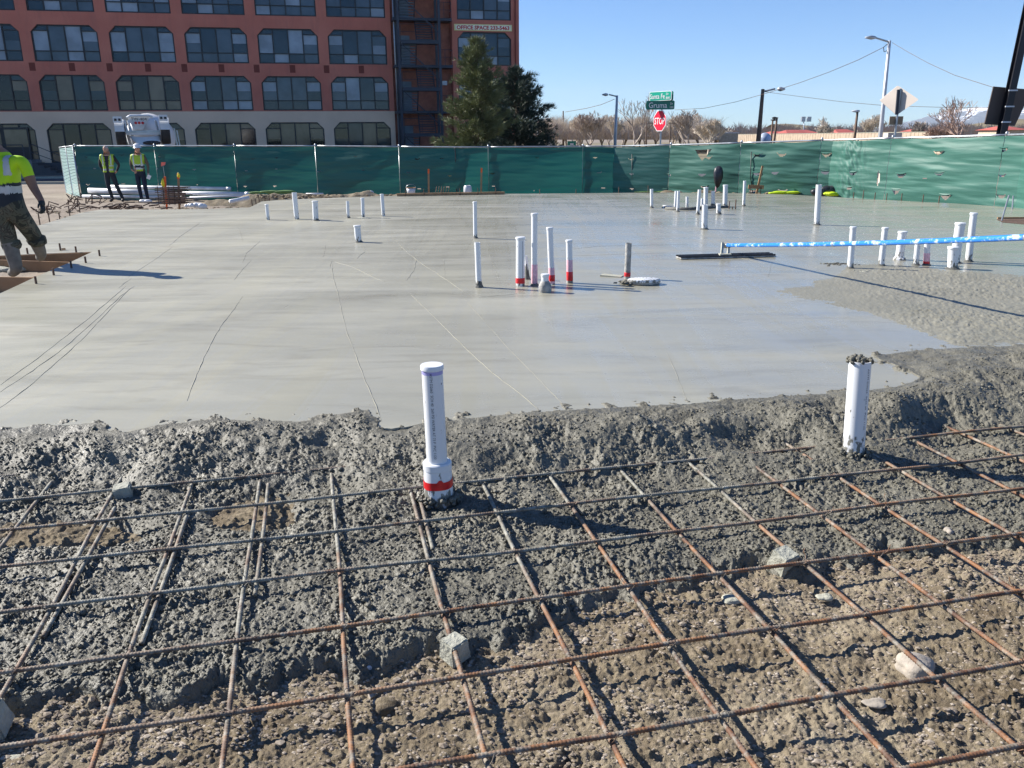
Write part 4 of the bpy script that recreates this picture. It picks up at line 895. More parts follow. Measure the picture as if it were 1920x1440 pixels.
# debris: sticks, stirrups
for (a, b, Y, n_, l) in [(215, 390, 18.8, 36, 'tangled pile of bent rusty rebar and sticks along the slab edge under the two men'), (150, 383, 19.3, 15, 'upright bunch of bent rebar hooks at the foot of the open gate'), (95, 400, 17.6, 8, 'bent rebar loops sticking up between the worker and the gate')]:
    P = dist(a, b, Y); th = thing('rebar_tangle', l, 'rebar pile', (P.x, Y, P.z-.03))
    for k in range(n_):
        x0 = random.gauss(0, .75 if n_ > 30 else .28); L = random.uniform(.2, .5); a0 = random.gauss(0, .35) if n_ > 30 else random.gauss(1.1, .5); mb = MB()
        p0 = Vector((x0, random.uniform(-.25, .25), random.uniform(0, .07))); p1 = p0+Vector((L*math.cos(a0)*.6, random.uniform(-.1, .1), abs(L*math.sin(a0)*.5))); p2 = p1+Vector((L*.4*math.cos(a0-1), random.uniform(-.1, .1), -abs(.2*L*math.sin(a0-.5))))
        mb.tube([p0, p1, p2], random.uniform(.008, .017), 5); mb.build('rebar', M['rust'] if k % 4 else M['pole'], th)
mb = MB()
for k in range(900):
    a, b = random.choice([(random.uniform(60, 470), random.uniform(372, 400)), (random.uniform(480, 760), random.uniform(363, 369)), (random.uniform(1270, 1460), random.uniform(360, 366))])
    Y = (random.uniform(22.8, 23.2) if a > 1200 else random.uniform(23, 25)) if a > 480 else random.uniform(18, 22.6); x_ = dist(a, b, Y).x; r_ = random.uniform(.015, .05)*(1.5 if random.random() < .05 else 1); zz = gz(x_, Y)
    if a > 480: zz = max(zz, dist(a, b, Y).z-.04)
    mb.blob((x_, Y, zz+r_*.2), r_, 1, .35, (1.3, 1, .6))
tag(mb.build('stones', M['dirt']), 'clods and stones strewn over the soil behind the slab', 'clods', kind='stuff')
mb = MB(); xs_ = np.linspace(-5.9, -1.6, 90)
def berm(name, x0, x1, y, h, seed, label):
    X_, Y_ = np.meshgrid(np.linspace(x0, x1, int((x1-x0)/.05)), np.linspace(y-.8, y+.8, 30)); e = np.clip(1-((X_-(x0+x1)/2)/((x1-x0)/2))**4, 0, 1)
    Z_ = -.5+e*np.exp(-((Y_-y)/.42)**2)*(h+.5)*(1+.35*fbm(X_, Y_, 1.6, 4, seed))
    o = grid_mesh(name, X_, Y_, Z_, M['dirt' if seed != 3 else 'site']); tag(o, kind='structure')
berm('dirt_berm', -9.3, -1.2, 23.6, -.03, 2, ''); berm('dirt_berm', 3.0, 6.6, 23.3, -.03, 4, '')
# ------------------------------------------------------------------ brick building
BT = math.radians(12); BD = Vector((math.cos(BT), math.sin(BT), 0)); BP = Vector((-38, 58, 0))
def mat_red():
    m, t, p = nmat('red_painted_wall'); v = pos(t); n1 = noise(t, v, .5, 6, .6); n2 = noise(t, pos(t, (1.5, 1.5, .25)), 2, 5)
    c = ramp(t, n1, [(.3, (.50, .145, .098)), (.7, (.60, .20, .135))]); c = mixc(t, mth(t, 'MULTIPLY', ramp(t, n2, [(.5, g3(0)), (.75, g3(1))]), .35), c, (.34, .13, .10))
    t.links.new(c, p.inputs['Base Color']); p.inputs['Roughness'].default_value = .8; return m
M['red'] = mat_red(); M['beige'] = plain('beige_painted_wall', (.76, .54, .38), .85, sc=.5, var=.10, obj=False)
M['brick'] = plain('old_brick', (.33, .12, .08), .9, sc=2.5, var=.35, bmp=.3, bsc=9, obj=False)
M['reddark'] = plain('darker_red', (.20, .045, .03), .85, sc=2)
M['frame'] = plain('black_window_frame', (.012, .014, .018), .45)
def glass(name, col, rough, lit=None):
    m, t, p = nmat(name); v = pos(t); c = ramp(t, noise(t, v, .7, 3), [(.35, tuple(x*.75 for x in col)), (.65, tuple(x*1.2 for x in col))])
    t.links.new(c, p.inputs['Base Color']); p.inputs['Roughness'].default_value = rough; p.inputs['IOR'].default_value = 1.5; p.inputs['Specular IOR Level'].default_value = .5
    bump(t, p, noise(t, v, .6, 2), .06, .05); return m
M['glass'] = glass('dark_glass', (.02, .036, .052), .06); M['glass2'] = glass('grey_shade_behind_glass', (.07, .095, .12), .10); M['blind'] = glass('pale_blind_behind_glass', (.25, .29, .34), .15)
M['glasslow'] = glass('brown_reflecting_glass', (.012, .011, .012), .04); M['glasstan'] = glass('painted_tan_reflection_glass', (.16, .12, .08), .1)  # tan panes: reflection of tan buildings put into the base colour
bld = thing('brick_building', 'long five-storey red painted office building with beige ground floor and black chamfered windows', 'building', BP, BT)
WW, PIT, S0, FW = 4.15, 4.85, 6.2, 39.6
rowsz = [(-.05, 2.6, 'g'), (3.42, 5.75, 'r'), (6.58, 8.9, 'r'), (9.72, 12.05, 'r'), (12.9, 15.2, 'r')]
CH = .46
def bx(mb, s0, s1, z0, z1, d0, d1): mb.box((s0, d0, z0), (s1, d1, z1))
TOPZ = 16.4; LEFT = -18.4
wins = [S0+PIT*k for k in range(-5, 5)]
red = MB(); bei = MB()
# piers and spandrels; front face at local y=0, depth back
zb = [(-1.2, -.05), (2.6, 3.42), (5.75, 6.58), (8.9, 9.72), (12.05, 12.9), (15.2, TOPZ)]
for i, (z0, z1) in enumerate(zb): 
    if i == 0: bx(bei, LEFT, 30.1, z0, z1, 0, .35)
    elif i == 1: bx(bei, LEFT, 30.1, z0, 3.36, 0, .35); bx(red, LEFT, 30.1, 3.36, z1, 0, .35)
    else: bx(red, LEFT, 30.1, z0, z1, 0, .35)
pier = [(LEFT, wins[0])]+[(a+WW, b) for a, b in zip(wins[:-1], wins[1:])]+[(wins[-1]+WW, 30.1)]
for r_i, (z0, z1, k) in enumerate(rowsz):
    for a, b in pier: bx(bei if k == 'g' else red, a, b, z0, z1, 0, .35)
def corner(mb, s, z, sgn):
    mb.add([(s, 0, z), (s+sgn*CH, 0, z), (s, 0, z-CH), (s, .35, z), (s+sgn*CH, .35, z), (s, .35, z-CH)], [(0, 1, 2) if sgn > 0 else (0, 2, 1), (3, 5, 4) if sgn > 0 else (3, 4, 5), (1, 4, 5, 2) if sgn > 0 else (1, 2, 5, 4)])
for s in wins+[34.95]:
    W_ = WW if s < 30 else 4.05
    for z0, z1, k in rowsz:
        mb = bei if (k == 'g' and s < 30) else red
        corner(mb, s, z1, 1); corner(mb, s+W_, z1, -1)
for i, (z0, z1) in enumerate(zb): bx(red, 34.55, FW, z0, z1, 0, .35)
for z0, z1, k in rowsz: bx(red, 34.55, 34.95, z0, z1, 0, .35); bx(red, 39.0, FW, z0, z1, 0, .35)
red.build('painted_wall', M['red'], bld); bei.build('ground_floor_wall', M['beige'], bld)
mb = MB(); bx(mb, 30.1, 34.55, -1.2, TOPZ, .30, .6); mb.build('brick_wall', M['brick'], bld)
mb = MB(); bx(mb, LEFT, FW, -1.2, TOPZ-.1, .62, 14); mb.build('rear_mass', M['brick'], bld)
mb = MB(); bx(mb, LEFT-.1, FW+.1, TOPZ, TOPZ+.25, -.12, 14.1); mb.build('parapet', M['beige'], bld)
for z0, z1, k in rowsz[2:4]:
    pass
mb = MB()
dm = None
for s in wins:
    for ds in (-.42, 2.05):
        mb = MB(); bx(mb, s+ds, s+ds+.38, 5.98, 6.5, -.006, .02)  # flat patch of darker red, just proud of the wall
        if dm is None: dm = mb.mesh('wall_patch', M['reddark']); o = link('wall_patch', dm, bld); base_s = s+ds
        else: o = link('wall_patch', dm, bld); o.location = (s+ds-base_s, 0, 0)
        # thin pilaster caps
# window pieces (local to window origin at its lower left, y = face)
def window_meshes(W_, H_):
    cw = W_/4; fr = MB(); T = .09; y0, y1 = .08, .20
    bx(fr, 0, W_, 0, T, y0, y1); bx(fr, CH, W_-CH, H_-T, H_, y0, y1); bx(fr, 0, T, T, H_-CH, y0, y1); bx(fr, W_-T, W_, T, H_-CH, y0, y1)
    fr.obox((0.02, .15, H_-CH), (CH, .15, H_-.03), .1, T); fr.obox((W_-.02, .15, H_-CH), (W_-CH, .15, H_-.03), .1, T)
    zt = H_*.29; zu = H_*.84
    for k in (1, 2, 3): bx(fr, k*cw-.04, k*cw+.04, T, H_-T, y0+.002, y1-.002)
    bx(fr, T, W_-T, zt-.03, zt+.03, y0+.004, y1-.004)
    bx(fr, T, cw, zu-.03, zu+.03, y0+.004, y1-.004); bx(fr, W_-cw, W_-T, zu-.03, zu+.03, y0+.004, y1-.004)
    P = []
    def pane(x0, x1, z0, z1, ch=0):
        m = MB(); y = .155
        if ch == 0: vs = [(x0, y, z0), (x1, y, z0), (x1, y, z1), (x0, y, z1)]
        elif ch < 0: vs = [(x0, y, z0), (x1, y, z0), (x1, y, z1), (CH*.95, y, z1), (x0, y, max(z0+.01, H_-CH))]
        else: vs = [(x0, y, z0), (x1, y, z0), (x1, y, max(z0+.01, H_-CH)), (W_-CH*.95, y, z1), (x0, y, z1)]
        k_ = len(vs); vs = vs+[(a, b+.015, c) for a, b, c in vs]
        m.add(vs, [tuple(range(k_)), tuple(range(2*k_-1, k_-1, -1))]+[(i, i+k_, (i+1) % k_+k_, (i+1) % k_) for i in range(k_)]); P.append(m)
    for k in range(4): pane(k*cw+.03, (k+1)*cw-.03, T, zt-.03)
    zm = H_*.56
    pane(T, cw-.03, zt+.03, zm); pane(T, cw-.03, zm+.004, zu-.03); pane(T, cw-.03, zu+.03, H_-T, -1)
    pane(cw+.03, 2*cw-.03, zt+.03, H_-T); pane(2*cw+.03, 3*cw-.03, zt+.03, H_-T)
    pane(3*cw+.03, W_-T, zt+.03, zm); pane(3*cw+.03, W_-T, zm+.004, zu-.03); pane(3*cw+.03, W_-T, zu+.03, H_-T, 1)
    return fr.mesh('window', M['frame']), [[q.mesh('pane', M[k]) for k in ('glass', 'glass2', 'blind', 'glasslow', 'glasstan')] for q in P]
cache = {}
rw = random.Random(5)
for s in wins+[34.95]:
    for ri, (z0, z1, k) in enumerate(rowsz):
        W_ = WW if s < 30 else 4.05; key = (W_, round(z1-z0, 2))
        if key not in cache: cache[key] = window_meshes(*key)
        fm, pm = cache[key]; wn = link('window', fm, bld, (s, 0, z0))
        low_ = ri == 0 or (ri == 1 and s < 14)
        for pi, alts in enumerate(pm):
            if low_: c_ = rw.choice([3, 3, 4, 0, 3, 4]) if pi not in (5, 10) else rw.choice([4, 3, 4])
            else: c_ = 1 if pi in (7, 8) else (2 if pi in (5, 10) and rw.random() < .8 else (0 if pi in (6, 11) else rw.choice([0, 1, 1, 2])))
            if not low_ and pi in (7, 8) and rw.random() < .4: c_ = rw.choice([0, 2])
            o = link('pane', alts[c_], wn)
# banner
mb = MB(); bx(mb, 34.72, 39.05, 8.98, 9.42, -.05, -.015)
bn = thing('banner_sign', 'yellow and white OFFICE SPACE banner with red lettering above the right-hand upper window', 'banner', BP, BT); mb.build('board', plain('banner_cloth', (.85, .78, .35), .6, var=.1), bn)
mb = MB(); bx(mb, 34.82, 38.95, 9.04, 9.36, -.058, -.051); mb.build('white_field', plain('banner_white', (.88, .85, .68), .6, var=.08), bn)
me = text_mesh('OFFICE SPACE 233-5463', .40, .004, off=.012); wmax = max(v_.co.x for v_ in me.vertices); M['redink'] = plain('red_lettering', (.55, .02, .02), .6)
for v_ in me.vertices: v_.co = (34.9+v_.co.x*(3.95/wmax), -.064-v_.co.z, 9.07+v_.co.y*.9)
me.materials.append(M['redink']); link('lettering', me, bn)
# fire escape
fe = thing('fire_escape', 'dark blue steel fire escape stair tower zigzagging up the brick bay of the building', 'fire escape', BP, BT)
xL, xR = 30.45, 33.35; yF, yB = -2.0, -.15
for x_ in (xL, xR):
    for y_ in (yF, yB): mb = MB(); bx(mb, x_-.09, x_+.09, -1.1, TOPZ, y_-.09, y_+.09); mb.build('column', M['navy'], fe)
for i, z in enumerate([-.0, 3.15, 6.3, 9.45, 12.6]):
    # front landing mid storey, rear landing at the doors
    zf = z+1.75
    mb = MB(); bx(mb, xL+.15, xR-.1, zf-.22, zf+.02, yF-.12, yF+.75); mb.build('front_landing', M['navy'], fe)
    mb = MB(); bx(mb, xL-.3, xR+1.05, z+.0-.18+.2, z+.2, yB-.95, yB+.35); mb.build('rear_landing', M['navy'], fe)
    # flights
    def flight(xa, za, xb, zb_, y0, y1, name='flight'):
        mb = MB()
        for y_ in (y0, y1): mb.obox((xa, y_, za), (xb, y_, zb_), .05, .25)
        nst = 9
        for k in range(nst): q = (k+.5)/nst; x_ = xa+(xb-xa)*q; z_ = za+(zb_-za)*q; bx(mb, x_-.13, x_+.13, z_-.02, z_+.02, y0+.03, y1-.03)
        return mb.build(name, M['navy'], fe)
    # stairs run toward the viewer: treads seen face on
    for k in range(9):
        q = (k+.5)/9; zt = z+.2+q*1.55; yy = yB-.4-(q*1.0)
        mb = MB(); bx(mb, xL+.25, xL+1.25, zt-.035, zt+.035, yy-.13, yy+.1); mb.build('tread', M['galv'] if i > 3 else M['navytread'] if 'navytread' in M else M['navy'], fe)
        zt = z+1.8+q*1.55; yy = yF+.6+q*.9
        if zt < TOPZ: mb = MB(); bx(mb, xL+1.35, xL+2.45, zt-.03, zt+.03, yy-.12, yy+.12); mb.build('tread', M['navy'], fe)
    mb = MB(); mb.obox((xL+1.3, yB-.4, z+.2), (xL+1.3, yB-1.5, z+1.8), .05, .22); mb.obox((xL+.2, yB-.4, z+.2), (xL+.2, yB-1.5, z+1.8), .05, .22); mb.build('stringer', M['navy'], fe)
    if z < 12: mb = MB(); mb.obox((xL+2.5, yF+.6, z+1.8), (xL+2.5, yB-.3, z+3.35), .05, .22); mb.obox((xL+1.32, yF+.6, z+1.8), (xL+1.32, yB-.3, z+3.35), .05, .22); mb.build('stringer', M['navy'], fe)
    mb = MB(); mb.obox((xL+.1, yF-.1, z+1.6), (xR-.05, yF-.1, z-.9 if z > 0 else -.9), .07, .08, (0, 1, 0)); mb.build('diagonal_brace', M['navy'], fe)
    mb = MB()
    for dz in (.55, 1.05): mb.tube([(xL+.15, yF-.08, zf+dz), (xR-.1, yF-.08, zf+dz)], .02, 5)
    for x_ in (xL+.15, (xL+xR)/2, xR-.1): mb.tube([(x_, yF-.08, zf), (x_, yF-.08, zf+1.05)], .018, 5)
    mb.build('landing_rail', M['navy'], fe); mb = MB()
    for dz in (.55, 1.05): mb.tube([(xR+.1, yB-.9, z+.2+dz), (xR+1.02, yB-.9, z+.2+dz), (xR+1.02, yB+.2, z+.2+dz)], .018, 5)
    for x_ in (xR+.5, xR+1.02): mb.tube([(x_, yB-.9, z+.2), (x_, yB-.9, z+1.25)], .018, 5)
    mb.build('railing', M['navy'], fe)
    mb = MB(); bx(mb, 30.5, 31.45, z+.2, z+2.3, .22, .298); mb.build('door', plain('grey_steel_door', (.13, .17, .20), .5), bld)
mb = MB(); mb.tube([(30.3, -.3, -1), (30.3, -.3, TOPZ)], .05, 8); mb.build('downpipe', M['galv'], bld, True)
mb = MB(); mb.tube([(34.45, .0, -1), (34.45, .0, TOPZ)], .05, 8); mb.tube([(39.3, -.1, -1), (39.3, -.1, TOPZ)], .05, 8); mb.build('downpipe', M['reddark'], bld, True)
mb = MB(); bx(mb, 33.75, 34.1, 5.2, 5.5, .1, .298); mb.build('lamp_box', M['steelgrey'], bld)
# loading dock, steps and rails at the left end
dk = thing('loading_dock', 'grey concrete entrance dock with steps and dark pipe railings at the left of the building', 'loading dock', BP, BT)
mb = MB(); bx(mb, -10, 5.6, -.85, .2, -2.2, -.01); mb.build('platform', plain('dock_grey', (.17, .19, .21), .85, obj=False), dk)
for k in range(6): mb = MB(); bx(mb, 5.6+.35*k, 5.95+.35*k, -.85, .2-.17*(k+1), -2.1, -.6); mb.build('step', M['dock'] if 'dock' in M else M['asphalt'], dk)
mb = MB(); bx(mb, 5.6, 8.0, -.85, -.02, -.58, -.02); mb.build('side_wall', M['asphalt'], dk)
mb = MB()
for z_ in (.75, 1.2): mb.tube([(-10, -2.1, z_), (5.2, -2.1, z_)], .028, 6)
for k in range(11): mb.tube([(-10+1.52*k, -2.1, .2), (-10+1.52*k, -2.1, 1.2)], .026, 6)
mb.build('railing', M['navy'], dk)
mb = MB(); mb.tube([(5.6, -2.1, .2), (5.6, -2.1, 1.2), (5.75, -2.1, 1.25), (7.9, -2.1, .25), (7.9, -2.1, -.6)], .026, 6); mb.tube([(5.6, -2.1, .75), (7.9, -2.1, -.2)], .024, 6); mb.build('stair_rail', M['navy'], dk)
mb = MB(); bx(mb, 2.2, 5.05, .2, 2.35, -.02, .12); mb.build('entrance_frame', M['frame'], bld)
for a, b, k in ((1.35, 3.3, 'glasstan'), (3.55, 4.95, 'glasstan')): mb = MB(); bx(mb, max(a, 2.25), b, 1.05, 2.2, -.05, -.021); mb.build('door_glass', M[k], bld)

# road and strip behind the fence
mb = MB(); z_ = -.745
def strip(y0, y1, z_, mat, name, x0=-200, x1=300, t_=.0):
    n_ = 60; xs_ = np.linspace(x0, x1, n_); ys_ = np.linspace(y0, y1, 4); X_, Y_ = np.meshgrid(xs_, ys_); Z_ = ground_z(X_, Y_)+z_; return tag(grid_mesh(name, X_, Y_, Z_, mat), kind='structure')
strip(44, 52, .012, M['asphalt'], 'road'); mb = MB()
for k in range(2):
    yk = 43.8+8.2*k; mb.box((-200, yk-.1, gz(0, yk)-.1), (300, yk+.1, gz(0, yk)+.13))
tag(mb.build('kerb', M['cblock']), kind='structure')
strip(64, 300, .02, M['grassfar'], 'verge', -1500, 1500)

# ------------------------------------------------------------------ mixer truck behind the fence
def tp(px, py, Y=36): return dist(px, py, Y)
th = thing('mixer_truck', 'white concrete mixer truck seen from behind over the fence, booster wheels raised', 'mixer truck', (tp(270, 270).x, 36, gz(-16, 36))); o_ = th.location
M['truck'] = plain('white_truck_paint', (.62, .63, .64), .4, sc=2, var=.12); M['tyre'] = plain('tyre_rubber', (.02, .02, .022), .8, bmp=.3)
def q(px, py, Y=36): return tp(px, py, Y)-o_
c0 = q(272, 247, 36.4); c1 = q(345, 262, 39.0)
mb = MB(); ax = (c1-c0); prof = [(0, .30), (.05, .5), (.25, .78), (.5, .96), (.75, .95), (.95, .7), (1.02, .45)]
mb.tube([c0+ax*t_ for t_, r in prof], [r for t_, r in prof], 28); mb.build('drum', M['truck'], th, True)
mb = MB(); # hopper: wide trough tapering down
h0, h1, h2, h3 = q(240, 219), q(279, 219), q(268, 243), q(252, 243)
dy = Vector((0, .9, 0)); f_ = [h0, h1, h2, h3]; b_ = [v_+dy for v_ in f_]; mb.add(f_+b_, [(0, 1, 2, 3), (7, 6, 5, 4), (0, 4, 5, 1), (1, 5, 6, 2), (2, 6, 7, 3), (3, 7, 4, 0)]); mb.build('hopper', M['truck'], th)
mb = MB(); mb.tube([q(238, 221, 35.9), q(244, 217, 35.9), q(276, 216.5, 35.9), q(283, 220, 35.9)], .05, 8); mb.build('hopper_rim', M['truck'], th, True)
def wheel(cx, cy, H_):
    P = q(cx, cy, 35.6); mb = MB(); R_ = .50; W_ = .36
    vs = []; prof = [(.30, -W_/2), (R_-.04, -W_/2), (R_, -W_/2+.05), (R_, W_/2-.05), (R_-.04, W_/2), (.30, W_/2)]; K = 26
    for r_, x_ in prof:
        for k in range(K): a = 2*math.pi*k/K; vs.append((P.x+x_, P.y+r_*math.cos(a), P.z+r_*1.0*math.sin(a)))
    mb.add(vs, [(j*K+k, j*K+(k+1) % K, (j+1)*K+(k+1) % K, (j+1)*K+k) for j in range(len(prof)-1) for k in range(K)]); w = mb.build('wheel', M['tyre'], th, True)
    mb = MB(); mb.tube([(P.x-.13, P.y, P.z), (P.x+.13, P.y, P.z)], .27, 18); mb.build('rim', M['galv'], w, True)
    mb = MB(); pts = [(P.x, P.y+(R_+.07)*math.cos(a), P.z+(R_+.07)*math.sin(a)) for a in np.linspace(-.5, 3.0, 12)]
    for a_, b_ in zip(pts[:-1], pts[1:]): mb.obox(a_, b_, .34, .03, (1, 0, 0)) if False else mb.add([(a_[0]-.18, a_[1], a_[2]), (a_[0]+.18, a_[1], a_[2]), (b_[0]+.18, b_[1], b_[2]), (b_[0]-.18, b_[1], b_[2])], [(0, 1, 2, 3)])
    mb.build('fender', M['truck'], th)
    mb = MB(); mb.box((P.x-.19, P.y-.75, P.z+.42), (P.x+.14, P.y-.5, P.z+.66)); mb.build('light_box', M['truck'], th)
    for dx in (-.1, .05): mb = MB(); mb.box((P.x+dx-.045, P.y-.765, P.z+.49), (P.x+dx+.045, P.y-.751, P.z+.58)); mb.build('tail_lamp', M['black'], th)
wheel(222, 251, 1); wheel(299, 247, 1)
mb = MB(); mb.obox(q(228, 247, 35.5), q(294, 246, 35.5), .14, .09); mb.build('booster_axle', M['galv'], th)
mb = MB(); mb.obox(q(232, 251, 35.6), q(290, 250, 35.6), .3, .1); mb.build('cross_member', M['truck'], th)
mb = MB(); K = 14; # chute: half pipe seen from below/back
vs = []
for j, (px_, py_, hw, Y_) in enumerate([(263, 251, .62, 35.7), (263, 262, .55, 35.4), (264, 274, .32, 35.2)]):
    for k in range(K): a = math.pi*k/(K-1); c_ = q(px_, py_, Y_); vs.append((c_.x+hw*math.cos(a), c_.y-.25*math.sin(a), c_.z-.12*math.sin(a)))
mb.add(vs, [(j*K+k, j*K+k+1, (j+1)*K+k+1, (j+1)*K+k) for j in range(2) for k in range(K-1)]); mb.build('chute', M['truck'], th, True)
mb = MB(); mb.blob(tuple(q(266, 268, 35.1)), .3, 2, .02, (1.2, .3, .3)); mb.build('chute_mouth', M['black'], th, True)
for x0 in (233, 240, 287): mb = MB(); mb.obox(q(x0, 226, 35.9), q(x0+9, 274, 35.7), .08, .08); mb.build('frame_rail', M['truck'], th)
mb = MB(); mb.obox(q(318, 243, 37), q(329, 276, 37), .5, .3); mb.build('cab_side', plain('pale_blue_panel', (.45, .55, .68), .4), th)
mb = MB(); mb.obox(q(326, 240, 36.2), q(333, 276, 36.2), .07, .05); mb.obox(q(331, 244, 36.2), q(337, 276, 36.2), .05, .05); mb.build('ladder', M['galv'], th)
mb = MB(); mb.box(tuple(q(220, 276, 36.6)+Vector((0, 0, -1.2))), tuple(q(335, 266, 38.5)+Vector((0, 3, -.3)))); mb.build('chassis', M['black'], th)
a, b = q(251.5, 228, 35.98), q(268.5, 235, 35.98); mb = MB(); mb.box((a.x, a.y-.03, b.z), (b.x, a.y-.012, a.z)); mb.build('sign_plate', M['whiteplastic'], th)
for k in range(3): mb = MB(); c_ = q(254+k*6, 230.5, 35.93); mb.tube([(c_.x, a.y-.045, c_.z), (c_.x, a.y-.031, c_.z)], .055, 12); mb.build('red_mark', M['redink'], th)
me = text_mesh('TW-404', .22, .003, 'CENTER'); c_ = q(259, 225.8, 35.9)
for v_ in me.vertices: v_.co = (c_.x+v_.co.x*.8, a.y-.02-v_.co.z, c_.z+v_.co.y*.75)
me.materials.append(M['ink']); link('lettering', me, th)

th.rotation_euler = (0, 0, .40)
# ------------------------------------------------------------------ conifers
m, t, p = nmat('pine_needles_olive'); v = pos(t); t.links.new(ramp(t, noise(t, v, 1.6, 4), [(.3, (.085, .105, .04)), (.7, (.22, .24, .10))]), p.inputs['Base Color']); p.inputs['Roughness'].default_value = .6; M['needA'] = m
m, t, p = nmat('pine_needles_dark'); v = pos(t); t.links.new(ramp(t, noise(t, v, 1.6, 4), [(.3, (.022, .042, .03)), (.7, (.05, .085, .06))]), p.inputs['Base Color']); p.inputs['Roughness'].default_value = .6; M['needB'] = m
M['bark'] = plain('bark', (.10, .075, .055), .95)
def conifer(x, y, H_, rad, label, mat, seed, shape, base_h=.0, n_br=150, dens=1.0):
    rnd = random.Random(seed); z0 = gz(x, y)-.2; th = thing('pine_tree', label, 'tree', (x, y, z0)); tr = MB(); lf = MB()
    tr.tube([(0, 0, 0), (.1, 0, H_*.5), (0, .05, H_*.97)], [.2, .12, .02], 8)
    for k in range(n_br):
        h = base_h+(1-base_h)*((k+rnd.random())/n_br)**.85; z = h*H_; a = rnd.uniform(0, 2*math.pi); L = rad*shape(h)*rnd.uniform(.62, 1.16)
        up = .10+.5*h; d = Vector((math.cos(a), math.sin(a), up)); p0 = Vector((0, 0, z)); p1 = p0+Vector((math.cos(a)*L*.55, math.sin(a)*L*.55, L*up*.3)); p2 = p0+Vector((math.cos(a)*L, math.sin(a)*L, L*up*.85))
        tr.tube([p0, p1, p2], [.04*(1-h)+.012, .02, .006], 4, False)
        nt_ = max(4, int(L*15*dens))
        for j in range(nt_):
            u = (.18+.82*(j+rnd.random())/nt_); c_ = (p0.lerp(p1, u/.55) if u < .55 else p1.lerp(p2, (u-.55)/.45))+Vector([rnd.gauss(0, .05+.025*L) for _ in range(3)])
            tip = (c_-p0); tip.z += .25+.3*abs(tip.z); tip = tip.normalized() if tip.length > .01 else Vector((0, 0, 1))
            for q_ in range(15):
                dv = (tip*1.25+Vector([rnd.gauss(0, .5) for _ in range(3)])).normalized(); l_ = rnd.uniform(.18, .36); sd_ = dv.cross(Vector([rnd.gauss(0, 1) for _ in range(3)])).normalized()*rnd.uniform(.009, .017)
                o1 = c_+dv*.02; lf.add([o1-sd_, o1+sd_, o1+dv*l_], [(0, 1, 2)])
    tr.build('trunk', M['bark'], th); o = lf.build('crown', M[mat], th); return th
T1 = dist(898, 76, 47); zg = gz(0, 47)
conifer(T1.x-.15, 47, T1.z-zg+.2, 2.55, 'light olive green pine tree in front of the right end of the building', 'needA', 3, lambda h: (1.0-h)**.72*1.0*(1 if h > .12 else .9)+.04, .02, 230, 1.0)
T2 = dist(962, 128, 50)
conifer(T2.x+.15, 50, T2.z-gz(0, 50)+.1, 2.6, 'dark blue-green pine tree at the building corner, partly behind the olive one', 'needB', 8, lambda h: (1-max(0, h-.30)/.70)**.62*(.62+.38*min(1, h/.3)), .05, 190, 1.1)
T3 = dist(865, 262, 40); conifer(T3.x, 40, 1.6, .6, 'little shrub-like pine at the foot of the olive pine', 'needA', 12, lambda h: (1-h)**.6, .0, 26)

# ------------------------------------------------------------------ bare trees
M['twigA'] = plain('grey_brown_bark', (.38, .32, .27), .9, sc=2, var=.3); M['twigB'] = plain('pale_tan_twigs', (.60, .53, .44), .9, sc=2); M['twigC'] = plain('reddish_twigs', (.36, .25, .20), .9, sc=2)
def bare_tree(px, pyt, pyb, Y, spread, label, mats, seed, lean=0, forks=3, depth_=7, twig=None, name='bare_tree', mbs=None, up=.25, group=None, tw=1.0):
    rnd = random.Random(seed); T = dist(px, pyt, Y); Bq = dist(px, pyb, Y); z0 = min(gz(Bq.x, Y), Bq.z)-.2; H_ = T.z-z0
    tr = mbs or MB(); o0 = Vector((Bq.x, Y, z0)) if mbs else Vector((0, 0, 0)); pxm = Y/1540*.9*tw
    def grow(p, d, L, r, k):
        if k == 0: return
        n_ = 3 if k > 2 else 2; pts = [p]; dd = d.copy()
        for i in range(n_): dd = (dd+Vector([rnd.gauss(0, .13) for _ in range(3)])+Vector((0, 0, .06))).normalized(); pts.append(pts[-1]+dd*L/n_)
        tr.tube(pts, [max(pxm*.30, r*(1-.35*i/n_)) for i in range(n_+1)], 5 if k > 4 else 3, False)
        nf = forks if k > 1 else 2
        for i in range(nf+(1 if rnd.random() < .4 else 0)):
            a = rnd.uniform(0, 2*math.pi); s_ = rnd.uniform(.45, 1.0)*spread; nd = (dd+Vector((math.cos(a)*s_, math.sin(a)*s_, rnd.uniform(-.1, .3)+up*.5))).normalized()
            q_ = pts[-1] if i == 0 or k < 3 else pts[rnd.choice([-1, -2])]
            grow(q_, nd, L*rnd.uniform(.68, .92), r*.6, k-1)
    nb = len(tr.v)
    grow(o0, Vector((lean, 0, 1)).normalized(), H_*.19, H_*.024, depth_)
    top = max(v_[2] for v_ in tr.v[nb:])-o0.z; k_ = H_/top
    for i in range(nb, len(tr.v)): v_ = tr.v[i]; tr.v[i] = (o0.x+(v_[0]-o0.x)*k_, o0.y+(v_[1]-o0.y)*k_, o0.z+(v_[2]-o0.z)*k_)
    if mbs: return
    th = thing(name, label, 'tree', (Bq.x, Y, z0), 0, group); half = None
    # lower tubes as trunk, fine ones as crown
    tr.build('branches', M[mats], th); return th
G_ = 'bare winter trees beyond the street'
bare_tree(1105, 207, 274, 95, 1.0, 'broad spreading bare tree with dark forked trunk left of the pale street light', 'twigA', 1, group=G_)
bare_tree(1075, 214, 274, 110, .8, 'pale bare tree left behind the broad spreading one', 'twigB', 2, group=G_)
bare_tree(1183, 174, 274, 92, .75, 'tallest bare tree, between the street light and the street signs', 'twigA', 3, .12, depth_=7, forks=2, group=G_)
